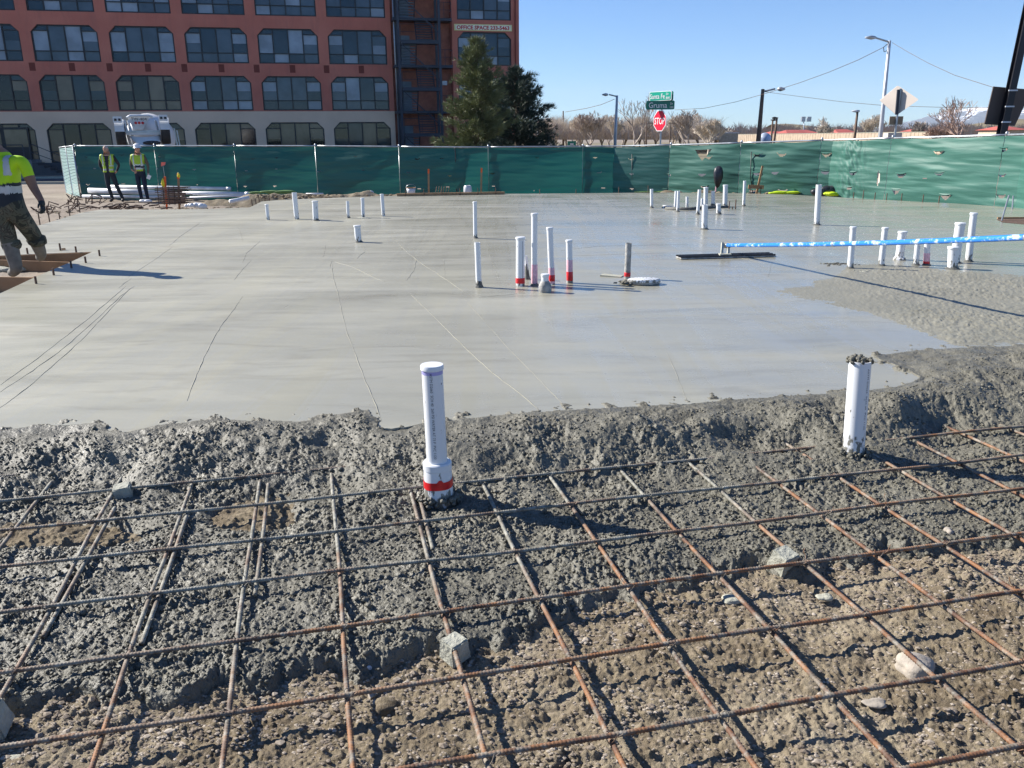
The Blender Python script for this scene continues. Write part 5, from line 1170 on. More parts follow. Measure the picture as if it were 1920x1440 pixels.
bare_tree(1150, 216, 274, 105, .8, 'dense bare tree directly behind the pale street light', 'twigB', 4, group=G_)
bare_tree(1296, 204, 272, 90, .8, 'dark vase-shaped bare tree right of the stop sign', 'twigA', 5, depth_=6, group=G_)
bare_tree(1328, 222, 272, 100, .7, 'pale rounded bare tree right of the vase-shaped one', 'twigB', 6, group=G_)
bare_tree(1262, 215, 272, 108, .7, 'thin pale bare tree directly behind the stop sign', 'twigB', 7, group=G_)
bare_tree(1213, 212, 272, 112, .5, 'slender bare tree just left of the stop sign', 'twigB', 17, group=G_)
bare_tree(1020, 219, 274, 120, .6, 'pale bare tree next to the dark pine', 'twigB', 8, group=G_)
bare_tree(1041, 224, 274, 125, .6, 'small pale bare tree second from the dark pine', 'twigB', 18, group=G_)
bare_tree(1547, 217, 262, 130, .75, 'round pale bare tree above the long tan wall left of the short dark lamp', 'twigB', 9, group=G_)
bare_tree(1634, 214, 262, 130, .75, 'pale bare tree between the short dark lamp and the tall street light', 'twigB', 10, group=G_)
bare_tree(1816, 178, 262, 66, .95, 'large reddish bare tree left of the big dark sign', 'twigC', 11, group=G_, depth_=7, forks=2)
bare_tree(1772, 224, 262, 80, 1.1, 'low arching reddish bare tree left of the large one', 'twigC', 12, group=G_)
bare_tree(1725, 226, 262, 110, .9, 'small bare tree right of the diamond sign', 'twigA', 13, group=G_)
for i, (px, pt, l) in enumerate([(1062, 226, 'pale bare tree by the plain dark pole'), (1090, 222, 'pale bare tree seen through the left half of the broad one'), (1128, 214, 'tall thin pale tree behind the arm of the pale street light'), (1168, 220, 'pale tree low behind the tallest one'), (1200, 214, 'pale tree at the right foot of the tallest one'), (1232, 222, 'pale tree hidden by the stop sign post'), (1278, 216, 'pale tree at the left side of the vase-shaped one'), (1312, 212, 'pale tree filling the gap right of the vase-shaped one'), (1345, 232, 'last pale tree before the long tan fence')]):
    bare_tree(px, pt, 273, 118+i, .75, l, 'twigB', 200+i, depth_=6, group=G_)
mb = MB(); rnd = random.Random(4)
for k in range(46):
    px = rnd.uniform(1335, 1930) if k < 36 else rnd.uniform(1000, 1340); Y = rnd.uniform(230, 420) if k < 36 else rnd.uniform(140, 190); hor = 257-(px-960)*.008
    bare_tree(px, hor-rnd.uniform(8, 16)-(10 if k >= 36 else 0), hor+3, Y, .9, '', None, 100+k, mbs=mb, depth_=5, forks=2, tw=1.1)
tag(mb.build('distant_wood', M['twigA']), 'hazy strip of bare brown woodland along the horizon', 'woodland', kind='stuff')
# brush under the treeline: upright twiggy stems
def brush(name, label, mat, n_, px0, px1, Y0, Y1, h0, h1, w):
    mb = MB()
    for k in range(n_):
        px = rnd.uniform(px0, px1); Y = rnd.uniform(Y0, Y1); P = dist(px, 262, Y); z0 = max(P.z, -1.5) if Y < 200 else CAMH-1.5; clump = .45+.55*math.sin(px*.045+math.sin(px*.11)*2)**2
        H_ = rnd.uniform(h0, h1)*clump; a = rnd.gauss(0, .22); ww = w*rnd.uniform(.5, 1.4)
        for q_ in range(3):
            a2 = a+rnd.gauss(0, .35); z1 = z0+H_*rnd.uniform(.3, .6)*(q_ > 0); mb.add([(P.x-ww/2+a*(z1-z0), Y, z1), (P.x+ww/2+a*(z1-z0), Y+.1, z1), (P.x+a2*H_*.8, Y+rnd.gauss(0, .4), z0+H_)], [(0, 1, 2)])
    tag(mb.build(name, mat), label, 'brush', kind='stuff')
brush('brush', 'pale tan leafless brush below the bare trees in the middle distance', M['twigB'], 7500, 1003, 1350, 112, 150, 1.6, 3.5, .10)
brush('brush', 'darker brown leafless brush mixed in below the bare trees', M['twigA'], 4500, 1003, 1350, 105, 150, .8, 2.3, .11)
brush('brush', 'brown wooded band along the far right horizon', M['twigA'], 8000, 1335, 1975, 240, 420, 2.2, 5.2, .34)
brush('brush', 'reddish tan tree tops mixed in the far right band', M['twigC'], 4000, 1335, 1975, 240, 420, 2, 5.5, .3)
# hill with scrub and mountain
def ridge(name, x0, x1, y, prof, mat, dep, n_=220, bz=-5, rough_=.1):
    xs_ = np.linspace(x0, x1, n_); t_ = np.linspace(0, 1, 40); X_, T_ = np.meshgrid(xs_, t_); H_ = prof(X_)
    Y_ = y+(T_-.5)*dep; sh = np.clip(1-np.abs(T_-.5)*2, 0, 1)**.8
    Z_ = bz+H_*sh*(1+rough_*fbm(X_/np.ptp(xs_)*18, T_*3, 1, 5, 7)*2); return tag(grid_mesh(name, X_, Y_, Z_, mat), kind='structure')
m, t, p = nmat('snowy_mountain'); v = pos(t); sp_ = N(t, 'ShaderNodeSeparateXYZ'); t.links.new(v, sp_.inputs[0])
k = mth(t, 'ADD', mth(t, 'MULTIPLY', sp_.outputs[2], 1/270.), mth(t, 'MULTIPLY', mth(t, 'SUBTRACT', noise(t, v, .006, 5, .7), .5), 1.5))
t.links.new(mixc(t, ramp(t, k, [(.50, g3(0)), (.62, g3(1))]), (.09, .11, .14), (.80, .82, .86)), p.inputs['Base Color']); p.inputs['Roughness'].default_value = .95; M['mount'] = m
def mprof(X_):
    px = 960+X_/6500*1540
    return np.interp(px, [1560, 1680, 1720, 1760, 1800, 1850, 1900, 1960, 2100, 2300], [0, 20, 105, 150, 175, 150, 165, 120, 150, 0])*1.0
ridge('mountain', 2300, 6200, 6500, mprof, M['mount'], 2600, 300, 20)
ridge('hill', 160, 900, 520, lambda X_: 9+3*np.sin(X_/50)+2*np.sin(X_/21), M['grassfar'], 130, 200, -2)

# ------------------------------------------------------------------ long wall, red roofs, far bits
A_ = dist(1380, 252, 150); B_ = dist(1770, 247, 96); th = thing('board_fence', 'long tan vertical-board fence beyond the street on the right', 'fence', (A_.x, A_.y, 0)); o_ = th.location
mb = MB(); n_ = 150
for k in range(n_):
    p0 = A_.lerp(B_, k/n_); p1 = A_.lerp(B_, (k+.94)/n_); mb.obox(Vector((p0.x, p0.y, -.8))-o_+Vector((0, 0, (p0.z+.8)/2)), Vector((p1.x, p1.y, -.8))-o_+Vector((0, 0, (p1.z+.8)/2)), .05+.04*(k % 2), p0.z+.8)
tag(mb.build('boards', plain('tan_boards', (.40, .32, .24), .9, sc=2, var=.2), th), kind='stuff')
mb = MB(); mb.obox(Vector((A_.x, A_.y, A_.z))-o_, Vector((B_.x, B_.y, B_.z))-o_, .14, .06); mb.build('cap_rail', M['cblock'], th)
M['roof'] = plain('red_roof', (.34, .075, .06), .8, sc=.4); M['housewall'] = plain('tan_house_wall', (.45, .38, .29), .85)
for i, (a, b, c_, d_, Y, l) in enumerate([(1478, 1532, 243, 252, 175, 'long low house with red roof right of the two thin dark poles'), (1574, 1606, 242, 252, 175, 'small house with red roof behind the short dark lamp'), (1728, 1750, 241, 248, 160, 'small red roofed house right of the diamond sign'), (1893, 1925, 236, 246, 120, 'red roofed house behind the big dark sign'), (1452, 1476, 246, 252, 180, 'narrow red roofed house seen left of the long one')]):
    P0 = dist(a, d_, Y); P1 = dist(b, c_, Y); th = thing('house', l, 'house', (P0.x, Y, gz(P0.x, Y))); o_ = th.location; w_ = P1.x-P0.x; hh = P1.z-o_.z; he = hh-(P1.z-P0.z)*.75
    mb = MB(); mb.box((0, 0, 0), (w_, 8, he)); mb.build('wall', M['housewall'], th)
    mb = MB(); mb.add([(-.4, -.4, he), (w_+.4, -.4, he), (w_+.4, 8.4, he), (-.4, 8.4, he), (w_*.12, 4, hh), (w_*.88, 4, hh)], [(0, 1, 5, 4), (2, 3, 4, 5), (1, 2, 5), (3, 0, 4), (0, 3, 2, 1)]); mb.build('roof', M['roof'], th)
P = dist(1366, 264, 120); mb = MB(); mb.box((0, 0, -2), (2.6, 3, 1.0)); th = thing('white_shed', 'small white box shed at the left end of the long tan fence', 'shed', (P.x-1.3, 120, P.z)); mb.build('body', M['housewall'], th); mb = MB(); mb.box((-.1, -.1, 1.0), (2.7, 3.1, 1.12)); mb.build('roof', M['whiteplastic'], th)
P = dist(1434, 262, 70); mb = MB(); mb.lathe([(.02, -.5), (.28, -.45), (.46, -.2), (.5, .1), (.42, .35), (.2, .52), (.01, .56)], 18); th = thing('round_tank', 'round blue and white tank at the foot of the wooden street light pole', 'tank', (P.x, 70, P.z)); mb.build('body', plain('blue_white', (.32, .38, .50), .5, sc=1.5, var=.6), th, True); mb = MB(); mb.box((-.4, -.4, -2.2), (.4, .4, -.4)); mb.build('plinth', M['cblock'], th)
for i, (px, w_, l) in enumerate([(1013, .35, 'leftmost white silo by the dark pine'), (1027, .5, 'second white silo, thicker, by the dark pine'), (1035, .6, 'stout white silo right of the thicker one')]):
    T = dist(px, 264.5, 130); mb = MB(); H_ = T.z+.9; mb.lathe([(w_, 0), (w_, H_-.4), (w_*.5, H_), (.01, H_+.1)], 14); o = mb.build('silo', M['whiteplastic'], smooth=True, loc=(T.x, 130, -.8)); tag(o, l, 'silo')
for px, pt, l in [(1021, 258, 'tiny dark conifer left of the silos'), (1037, 250, 'small dark conifer behind the silos')]:
    T = dist(px, pt, 135); conifer(T.x, 135, T.z+.9, 1.0, l, 'needB', 21, lambda h: (1-h)**.8+.05, .0, 26, .8)
P = dist(1000, 272, 80); mb = MB(); mb.box((0, 0, -1), (1.2, 2, .5)); th = thing('small_hut', 'small tan hut under the dark pine branches', 'hut', (P.x-.9, 80, P.z-.35)); mb.build('body', M['housewall'], th); mb = MB(); mb.add([(-.1, -.1, .5), (1.3, -.1, .5), (1.3, 2.1, .5), (-.1, 2.1, .5), (.6, -.1, .95), (.6, 2.1, .95)], [(0, 1, 4), (2, 3, 5), (1, 2, 5, 4), (3, 0, 4, 5)]); mb.build('roof', M['reddark'], th)
P = dist(1072, 271, 90); th = thing('distant_road_sign', 'small green road sign with white mark under the broad bare tree', 'road sign', (P.x, 90, gz(P.x, 90))); H_ = P.z-th.location.z
mb = MB(); mb.tube([(0, 0, 0), (0, 0, H_)], .06, 6); mb.build('post', M['galv'], th); M['signgreen'] = plain('sign_green', (.0, .17, .11), .35, var=.08); mb = MB(); mb.box((-.45, -.06, H_-.1), (.45, -.03, H_+.35)); mb.build('plate', M['signgreen'], th); mb = MB(); mb.box((-.18, -.07, H_-.05), (.2, -.062, H_+.12)); mb.build('mark', M['whiteplastic'], th)

# ------------------------------------------------------------------ street lights, poles, wires
def pole(pxb, pyb, pxt, pyt, Y, r, mat, label, arm=None, name='street_light', cat='street light', lampmat='galv', rise=.6):
    T = dist(pxt, pyt, Y); Bq = dist(pxb, pyb, Y); d = (T-Bq); zb = gz(Bq.x, Y); k = (Bq.z-zb)/d.z; G0 = Bq-d*k; th = thing(name, label, cat, G0); H_ = T-G0
    mb = MB(); mb.tube([(0, 0, 0), H_*.5, H_], [r*1.25, r, r*.75], 10); mb.build('pole', M[mat], th, True)
    if arm:
        ax, ay, a0 = arm; E_ = dist(ax, ay, Y)-G0; s0 = dist(pxt, a0, Y)-G0; s0 = H_*((s0.z)/H_.z); mid = s0.lerp(E_, .55)+Vector((0, 0, abs(E_.x-s0.x)*.06+.0)); dr = 1 if E_.x > s0.x else -1
        mb = MB(); mb.tube([s0, mid, E_-Vector((dr*r*5, 0, 0))], [r*.45, r*.4, r*.35], 7); mb.build('arm', M['galv'], th, True)
        mb = MB(); Lh = max(.5, abs(E_.x-s0.x)*.3); mb.tube([E_-Vector((dr*Lh, 0, 0)), E_-Vector((dr*Lh*.6, 0, 0)), E_], [r*.6, r*1.0, r*.35], 8); mb.build('lamp_head', M[lampmat], th, True)
    return th, T
th_, T1 = pole(1650, 262, 1668, 76, 42, .095, 'steelgrey', 'tall grey street light with long arm to the left, right half of the photo', (1622, 70.5, 79))
mb = MB(); mb.tube([T1-th_.location+Vector((-.08, 0, -.15)), T1-th_.location+Vector((-.25, 0, -.3)), T1-th_.location+Vector((-.2, 0, -.5)), T1-th_.location+Vector((-.08, 0, -.45))], .02, 5); mb.build('cable_loop', M['black'], th_)
th_, T2 = pole(1422, 264, 1430.5, 167, 60, .15, 'pole', 'brown wooden pole with a lamp arm to the right, above the long fence', (1472, 167, 172))
th_, T3 = pole(1153, 274, 1157, 179, 75, .13, 'steelgrey', 'pale street light with arm to the left among the bare trees', (1129, 177.5, 181))
pole(1602, 260, 1608, 207, 55, .09, 'pole', 'short dark leaning pole with a small lamp to the left', (1597, 208.5, 209), lampmat='steelgrey')
pole(1446, 262, 1449, 224, 75, .09, 'pole', 'left one of two thin dark poles behind the wooden light pole', (1445, 225, 226), lampmat='black')
pole(1452, 262, 1457, 220, 72, .10, 'pole', 'right one of two thin dark poles behind the wooden light pole', (1459, 221, 222), lampmat='black')
pole(1056, 272, 1056, 208, 120, .12, 'pole', 'plain dark pole among the bare trees by the dark pine', None, 'utility_pole', 'utility pole')
pole(1008, 272, 1008, 236, 80, .06, 'steelgrey', 'thin pale post just right of the dark pine', None, 'post', 'post')
for a, l, dx in [(1212, 'dark gantry post left of the stop sign', 17), (1256, 'dark gantry post right of the stop sign', 8)]:
    th_, T = pole(a, 270, a, 228, 85, .07, 'pole', l, None, 'gantry_post', 'gantry post'); o_ = th_.location; mb = MB()
    mb.tube([Vector((-.3 if dx < 10 else 0, 0, T.z-o_.z-.15)), Vector((dx*85/1540, 0, T.z-o_.z-.15))], .04, 5); mb.tube([Vector((0, 0, T.z-o_.z-.75)), Vector((dx*.6*85/1540, 0, T.z-o_.z-.2))], .03, 5); mb.build('crossbar', M['pole'], th_)
th_, T = pole(1507, 262, 1507, 218, 200, .12, 'galv', 'small far antenna tower with boxes on top', None, 'antenna_tower', 'antenna tower'); mb = MB(); z_ = T.z-th_.location.z; mb.box((-1.1, -.4, z_-1.2), (-.25, .4, z_-.1)); mb.box((.25, -.4, z_-1.2), (1.1, .4, z_-.1)); mb.build('antenna_box', M['galv'], th_)
def wire(pts, r, label):
    P = [dist(a, b, Y) for a, b, Y in pts]; mb = MB(); Q = []
    for i in range(len(P)-1):
        for k in range(6): Q.append(P[i].lerp(P[i+1], k/6))
    Q.append(P[-1]); mb.tube(Q, r, 4); tag(mb.build('overhead_wire', M['pole']), label, 'overhead wire', 'overhead wires')
wire([(1658, 88, 42), (1610, 112, 44), (1555, 135, 47), (1500, 155, 51), (1440, 174, 56), (1380, 191, 62), (1320, 203, 70), (1265, 206, 80)], .014, 'overhead wire sagging left from the tall street light past the wooden pole')
wire([(1673, 80, 42), (1700, 96, 40), (1740, 118, 38), (1790, 141, 36), (1860, 163, 34), (1990, 190, 31)], .010, 'overhead wire running right from the tall street light to the big dark sign')
wire([(1433, 172, 60), (1500, 181, 58), (1580, 191, 56), (1660, 198, 54), (1760, 201, 52), (1990, 203, 48)], .012, 'nearly level wire running right from the wooden light pole')
wire([(1152, 186, 75), (1128, 196, 80), (1100, 203, 86), (1060, 210, 95)], .022, 'short wire drooping left from the pale street light')
# ------------------------------------------------------------------ road signs
Ys = 31; Bq = dist(1238, 270, Ys); T = dist(1238, 180, Ys); zb = gz(Bq.x, Ys); th = thing('street_sign', 'red STOP sign and two green street name plates Santa Fe and Gruma on one post', 'street sign', (Bq.x, Ys, zb)); o_ = th.location
mb = MB(); mb.obox((0, 0, 0), (0, 0, T.z-zb-.05), .055, .055, (0, 1, 0)); mb.build('post', M['galv'], th)
M['white_s'] = plain('sign_white', (.80, .80, .80), .4, var=.04); M['red_s'] = plain('sign_red', (.55, .006, .035), .35, var=.06); M['teal_s'] = plain('sign_bright_green', (.0, .33, .22), .3, var=.08); M['dgreen_s'] = plain('sign_deep_green', (.005, .15, .11), .35, var=.08)
def sgn(name, pxc, pyt, pyb, w, ang, back, par, builder):
    c_ = dist(pxc, (pyt+pyb)/2, Ys-.1-back); hgt = (dist(pxc, pyt, Ys).z-dist(pxc, pyb, Ys).z); return c_-o_, hgt
def plate(name, c_, w, h, ang, mat, d=.0, t_=.02, bevel=.03):
    mb = MB(); vs = []
    for y_ in (0, t_):
        for a, b in [(-w/2+bevel, -h/2), (w/2-bevel, -h/2), (w/2, -h/2+bevel), (w/2, h/2-bevel), (w/2-bevel, h/2), (-w/2+bevel, h/2), (-w/2, h/2-bevel), (-w/2, -h/2+bevel)]: vs.append((a, y_-d, b))
    mb.add(vs, [tuple(range(8)), tuple(range(15, 7, -1))]+[(i, i+8, (i+1) % 8+8, (i+1) % 8) for i in range(8)]); o = mb.build(name, M[mat], th); o.location = c_; o.rotation_euler = (0, 0, ang); return o
def lettering(s_, c_, ang, x, z, size, wd, d=.012, mat='white_s'):
    me = text_mesh(s_, size, .002); w0 = max(v_.co.x for v_ in me.vertices)
    for v_ in me.vertices: v_.co = (x+v_.co.x*(wd/w0), -d-v_.co.z, z+v_.co.y)
    me.materials.append(M[mat]); o = link('lettering', me, th); o.location = c_; o.rotation_euler = (0, 0, ang)
def at_s(px, py, b=.1): return dist(px, py, Ys-b)-o_
# Gruma
c_ = at_s(1239, 197); plate('name_plate', c_, .98, .30, 0, 'dgreen_s'); lettering('Gruma', c_, 0, -.44, -.095, .27, .66); lettering('Dr', c_, 0, .33, .01, .11, .10); lettering('100', c_, 0, .31, -.11, .11, .14)
p2 = plate('name_plate', c_+Vector((-.02, .08, 0)), .98, .30, 0, 'dgreen_s')
# Santa Fe (turned)
aS = -math.radians(48); c_ = at_s(1238, 180); plate('name_plate', c_, .98, .315, aS, 'white_s', 0, .02); plate('name_plate', c_, .94, .28, aS, 'teal_s', .004, .003); lettering('Santa Fe', c_, aS, -.45, -.09, .24, .66); lettering('Dr', c_, aS, .26, .02, .11, .12); lettering('800', c_, aS, .26, -.11, .11, .17)
plate('name_plate', c_+Vector((.07, .07, -.01)), .98, .315, aS, 'dgreen_s', 0, .02)
# STOP
aO = -math.radians(62); c_ = at_s(1237, 226.5); R_ = .385
def octo(r, d, mat, nm):
    mb = MB(); vs = []
    for y_ in (-d, -d+.004 if nm == 'red_face' else .02):
        for k in range(8): a = math.pi/8+k*math.pi/4; vs.append((r*math.cos(a), y_, r*math.sin(a)))
    mb.add(vs, [tuple(range(8)), tuple(range(15, 7, -1))]+[(i, i+8, (i+1) % 8+8, (i+1) % 8) for i in range(8)]); o = mb.build(nm, M[mat], th); o.location = c_; o.rotation_euler = (0, 0, aO)
octo(R_, .0, 'white_s', 'stop_plate'); octo(R_*.93, .006, 'red_s', 'red_face'); lettering('STOP', c_, aO, -.29, -.12, .33, .58, .012)
# diamond sign back
Yd = 23.6; Bq = dist(1675, 275, Yd); th = thing('diamond_sign', 'back of a bare metal diamond warning sign with small plate on a slim steel post', 'road sign', (Bq.x, Yd, -.4)); o_ = th.location
def qd(px, py, b=0): return dist(px, py, Yd-b)-o_
mb = MB(); d0 = qd(1676, 270); d1 = qd(1688, 166); dd = (d1-d0)/(d1.z-d0.z); mb.obox(d0-dd*d0.z, d1, .045, .045, (0, 1, 0)); mb.build('post', M['galv'], th)
mb = MB(); mb.obox(qd(1681, 215, .04), qd(1685, 168, .04), .075, .05, (0, 1, 0)); mb.build('bracket', M['navy'], th)
M['signback'] = plain('weathered_aluminium', (.55, .48, .42), .6, .0, sc=2, var=.12)
mb = MB(); f_ = [qd(1685, 160, -.03), qd(1708, 188, -.03), qd(1681, 216, -.03), qd(1662, 187, -.03)]; 
xc_ = sum(v_.x for v_ in f_)/4
for v_ in f_: v_.y -= 1.3*(v_.x-xc_)
ctr = sum(f_, Vector())/4; vs = []
for k in range(4):
    p_, n_, l_ = f_[k], f_[(k+1) % 4], f_[k-1]; vs += [p_.lerp(l_, .06), p_.lerp(ctr, .03), p_.lerp(n_, .06)]
vs2 = [v_+Vector((0, .02, 0)) for v_ in vs]; mb.add(vs+vs2, [tuple(reversed(range(12))), tuple(range(12, 24))]+[(i, (i+1) % 12, (i+1) % 12+12, i+12) for i in range(12)]); mb.build('diamond_plate', M['signback'], th)
a, b = qd(1667, 234, -.03), qd(1694, 218, -.03); mb = MB(); mb.box((a.x, a.y, a.z), (b.x, a.y+.02, b.z)); mb.build('lower_plate', plain('tan_plate', (.30, .22, .14), .6, .2), th)
a, b = qd(1664, 262, -.5), qd(1692, 249, -.5); mb = MB(); mb.box((a.x, a.y, a.z-1.8), (b.x, a.y+.3, b.z)); tag(mb.build('utility_cabinet', M['signback'], loc=o_), 'low purplish-grey utility cabinet behind the diamond sign post', 'utility cabinet')
# big sign with beam
Yb = 19.5; Bq = dist(1873, 252, Yb); th = thing('site_sign', 'back of a large dark brown sign panel on a tall black beam', 'sign', (Bq.x, Yb, -.3)); o_ = th.location
def qb(px, py, b=0): return dist(px, py, Yb-b)-o_
d0 = qb(1878, 250); d1 = qb(1940, -40); dd = (d1-d0)/(d1.z-d0.z); mb = MB(); mb.obox(d0-dd*d0.z, d1, .035, .17, (0, 1, 0)); mb.build('beam_web', M['beam'], th)
mb = MB()
for y_ in (-.08, .08): v_ = Vector((0, y_, 0)); mb.obox(d0-dd*d0.z+v_, d1+v_, .15, .015, (0, 1, 0))
mb.build('beam_flange', M['beam'], th)
mb = MB(); f_ = [qb(1863, 162, -.14), qb(1935, 168, -.14), qb(1903, 236, -.14), qb(1846, 233, -.14)]; vs = f_+[v_+Vector((0, .03, 0)) for v_ in f_]; mb.add(vs, [(3, 2, 1, 0), (4, 5, 6, 7), (0, 1, 5, 4), (1, 2, 6, 5), (2, 3, 7, 6), (3, 0, 4, 7)]); mb.build('panel', plain('dark_brown_panel', (.085, .06, .05), .6, sc=1.5, var=.15), th)
for py in (170, 200, 229): mb = MB(); u_ = (170-py)*0; c_ = d0+dd*(qb(1880, py).z-d0.z); mb.obox(c_+Vector((-.10, -.095, 0)), c_+Vector((.10, -.095, 0)), .03, .02, (0, 1, 0)); mb.build('clamp', M['whiteplastic'], th)
# ------------------------------------------------------------------ people
def skin_mesh(verts, edges, radii, root=0, sub=2):
    me = bpy.data.meshes.new('sk'); me.from_pydata([tuple(v) for v in verts], edges, []); ob = bpy.data.objects.new('sk', me); C.objects.link(ob)
    ob.modifiers.new('s', 'SKIN'); me.skin_vertices[0].data
    for i, r in enumerate(radii):
        rr_ = r if isinstance(r, tuple) else (r, r); me.skin_vertices[0].data[i].radius = rr_
    me.skin_vertices[0].data[root].use_root = True
    ss = ob.modifiers.new('u', 'SUBSURF'); ss.levels = sub; ss.render_levels = sub
    bpy.context.view_layer.update(); dg = bpy.context.evaluated_depsgraph_get(); out = bpy.data.meshes.new_from_object(ob.evaluated_get(dg)); bpy.data.objects.remove(ob); return out
def seg_d(p, a, b):
    ab = b-a; t_ = max(0, min(1, (p-a).dot(ab)/ab.length_squared)); return (p-(a+ab*t_)).length, t_
M['skin'] = plain('skin', (.50, .27, .18), .55, sc=10, var=.08); M['skindark'] = plain('tanned_skin', (.17, .09, .06), .55, sc=8, var=.12)
M['shirt'] = plain('dark_shirt', (.03, .028, .034), .85); M['jeans'] = plain('dark_jeans', (.02, .026, .032), .85, sc=5); M['navyp'] = plain('navy_trousers', (.012, .018, .035), .85, sc=5)
M['tan'] = plain('olive_tan_jacket', (.13, .105, .07), .85, sc=5); M['boot'] = plain('dark_boot', (.035, .028, .024), .7); M['vest'] = plain('hi_vis_vest', (.40, .56, .03), .6, sc=5, var=.15); M['reflect'] = plain('reflective_tape', (.55, .57, .55), .35)
M['hat'] = plain('white_hard_hat', (.70, .70, .71), .25, var=.03); M['hivis'] = plain('hi_vis_yellow_shirt', (.38, .62, .0), .65, sc=3, var=.12, bmp=.25, bsc=7); M['hem'] = plain('navy_hem', (.008, .016, .028), .8)
m, t, p = nmat('camouflage'); v = pos(t, obj=True); n1 = noise(t, v, 4.5, 4, .6, 1.2)
t.links.new(ramp(t, n1, [(.42, (.025, .028, .022)), (.44, (.075, .078, .055)), (.52, (.045, .036, .026)), (.56, (.12, .11, .075)), (.63, (.03, .034, .028))], 'CONSTANT'), p.inputs['Base Color']); p.inputs['Roughness'].default_value = .9; M['camo'] = m
M['glove'] = plain('black_glove', (.012, .018, .022), .7); M['muddy'] = plain('muddy_boot', (.16, .15, .13), .85, sc=10, var=.4)
def person(label, loc, rz, J, mats, head, vest=None, scale=1.0, hands='skin'):
    """J: dict name -> (x,y,z) local; faces -y"""
    th = thing('person', label, 'person', loc, rz); th.scale = (scale,)*3
    n = list(J.keys()); idx = {k: i for i, k in enumerate(n)}
    E_ = [('pelvis', 'waist'), ('waist', 'chest'), ('chest', 'neck'), ('neck', 'head')]
    for s_ in 'LR': E_ += [('chest', 'sh'+s_), ('sh'+s_, 'el'+s_), ('el'+s_, 'wr'+s_), ('wr'+s_, 'palm'+s_), ('pelvis', 'hip'+s_), ('hip'+s_, 'kn'+s_), ('kn'+s_, 'an'+s_), ('an'+s_, 'toe'+s_)]
    Rr = {'pelvis': (.155, .115), 'waist': (.145, .105), 'chest': (.175, .12), 'neck': .058, 'head': .085}
    for s_ in 'LR': Rr.update({'sh'+s_: .072, 'el'+s_: .048, 'wr'+s_: .033, 'palm'+s_: (.042, .022), 'hip'+s_: .095, 'kn'+s_: .068, 'an'+s_: .052, 'toe'+s_: .045})
    Rr.update(mats.get('radii', {}))
    V_ = [Vector(J[k]) for k in n]; me = skin_mesh(V_, [(idx[a], idx[b]) for a, b in E_], [Rr[k] for k in n], idx['pelvis'], mats.get('sub', 3))
    segmat = {}
    ml = ['skin', 'top', 'legs', 'boots', 'hand', 'low', 'arm']; used = [M[mats[k]] for k in ml]
    for m_ in used: me.materials.append(m_)
    for f in me.polygons:
        c = f.center; best = (9, None, 0)
        for a, b in E_:
            d, t_ = seg_d(c, V_[idx[a]], V_[idx[b]])
            if d < best[0]: best = (d, (a, b), t_)
        a, b = best[1]; t_ = best[2]; k = 1
        if b == 'head': k = 0
        elif a == 'chest' and b == 'neck': k = 1 if t_ < .8 else 0
        elif b.startswith('palm'): k = 4
        elif b.startswith('wr'): k = 6 if not mats.get('short') else 0
        elif b.startswith('el'): k = 1 if (not mats.get('short') or t_ < mats.get('short')) else 0
        elif b.startswith('hip') or b.startswith('kn'): k = 2
        elif b.startswith('an'): k = 2 if t_ < mats.get('cuff', .9) else 3
        elif b.startswith('toe'): k = 3
        elif a == 'pelvis': k = 5 if c.z > J['pelvis'][2]+mats.get('belt', .04) else 2
        elif a == 'waist': k = 5 if t_ < mats.get('lowt', .0) else 1
        f.material_index = k
    me.polygons.foreach_set('use_smooth', [True]*len(me.polygons)); body = link('body', me, th)
    # hands: palm + fingers
    for s_ in 'LR':
        w_ = V_[idx['wr'+s_]]; pl = V_[idx['palm'+s_]]; d = (pl-w_).normalized(); side = Vector((0, 1, 0)) if abs(d.y) < .8 else Vector((0, 0, 1)); side = (side-d*side.dot(d)).normalized(); nrm = d.cross(side)
        inw = nrm if nrm.x*(pl.x) < 0 else -nrm; mb = MB()
        for k in range(4):
            b0_ = pl-d*.02+side*(-.032+.021*k); L = (.072, .082, .078, .06)[k]; p1 = b0_+d*(L*.55+.02); p2 = p1+(d*.7+inw*.6).normalized()*L*.35; p3 = p2+(d*.3+inw).normalized()*L*.25
            mb.tube([b0_, p1, p2, p3], [.0105, .0098, .0088, .007], 7)
        b0_ = pl-d*.045-side*.02; mb.tube([b0_, b0_-side*.035+d*.03+inw*.01, b0_-side*.04+d*.065+inw*.02], [.014, .012, .009], 7)
        mb.build('fingers', M[mats['hand']], th, True)
    # head
    if head:
        hc = V_[idx['head']]+Vector(head.get('off', (0, -.01, .06))); hy = head.get('yaw', 0); R3 = Matrix.Rotation(hy, 3, 'Z'); mb = MB(); vv, ff = ICO[3]; vs = []
        for v_ in vv:
            x, y, z = v_; w = 1-.22*max(0, -z)**1.5; yy = y*(.098 if y < 0 else .105); vs.append(R3 @ Vector((x*.076*w, yy*w-(.010 if z < -.3 and y < 0 else 0), z*.118))+hc)
        mb.add(vs, ff)
        for a in ((0, -.10, -.012, .016, (.8, 1.1, 1.5)), (-.078, 0, -.005, .02, (.4, 1, 1.5)), (.078, 0, -.005, .02, (.4, 1, 1.5))): mb.blob(tuple(R3 @ Vector(a[:3])+hc), a[3], 2, 0, a[4])
        mb.build('head', M['skin' if mats['skin'] == 'skin' else 'skindark'], th, True)
        mb = MB()
        for sx_ in (-1, 1): mb.blob(tuple(R3 @ Vector((sx_*.03, -.090, .012))+hc), .011, 1, 0, (1.2, .6, .7))
        mb.blob(tuple(R3 @ Vector((0, -.092, -.052))+hc), .014, 1, 0, (1.5, .4, .3)); mb.build('face_features', M['shirt'], th, True)
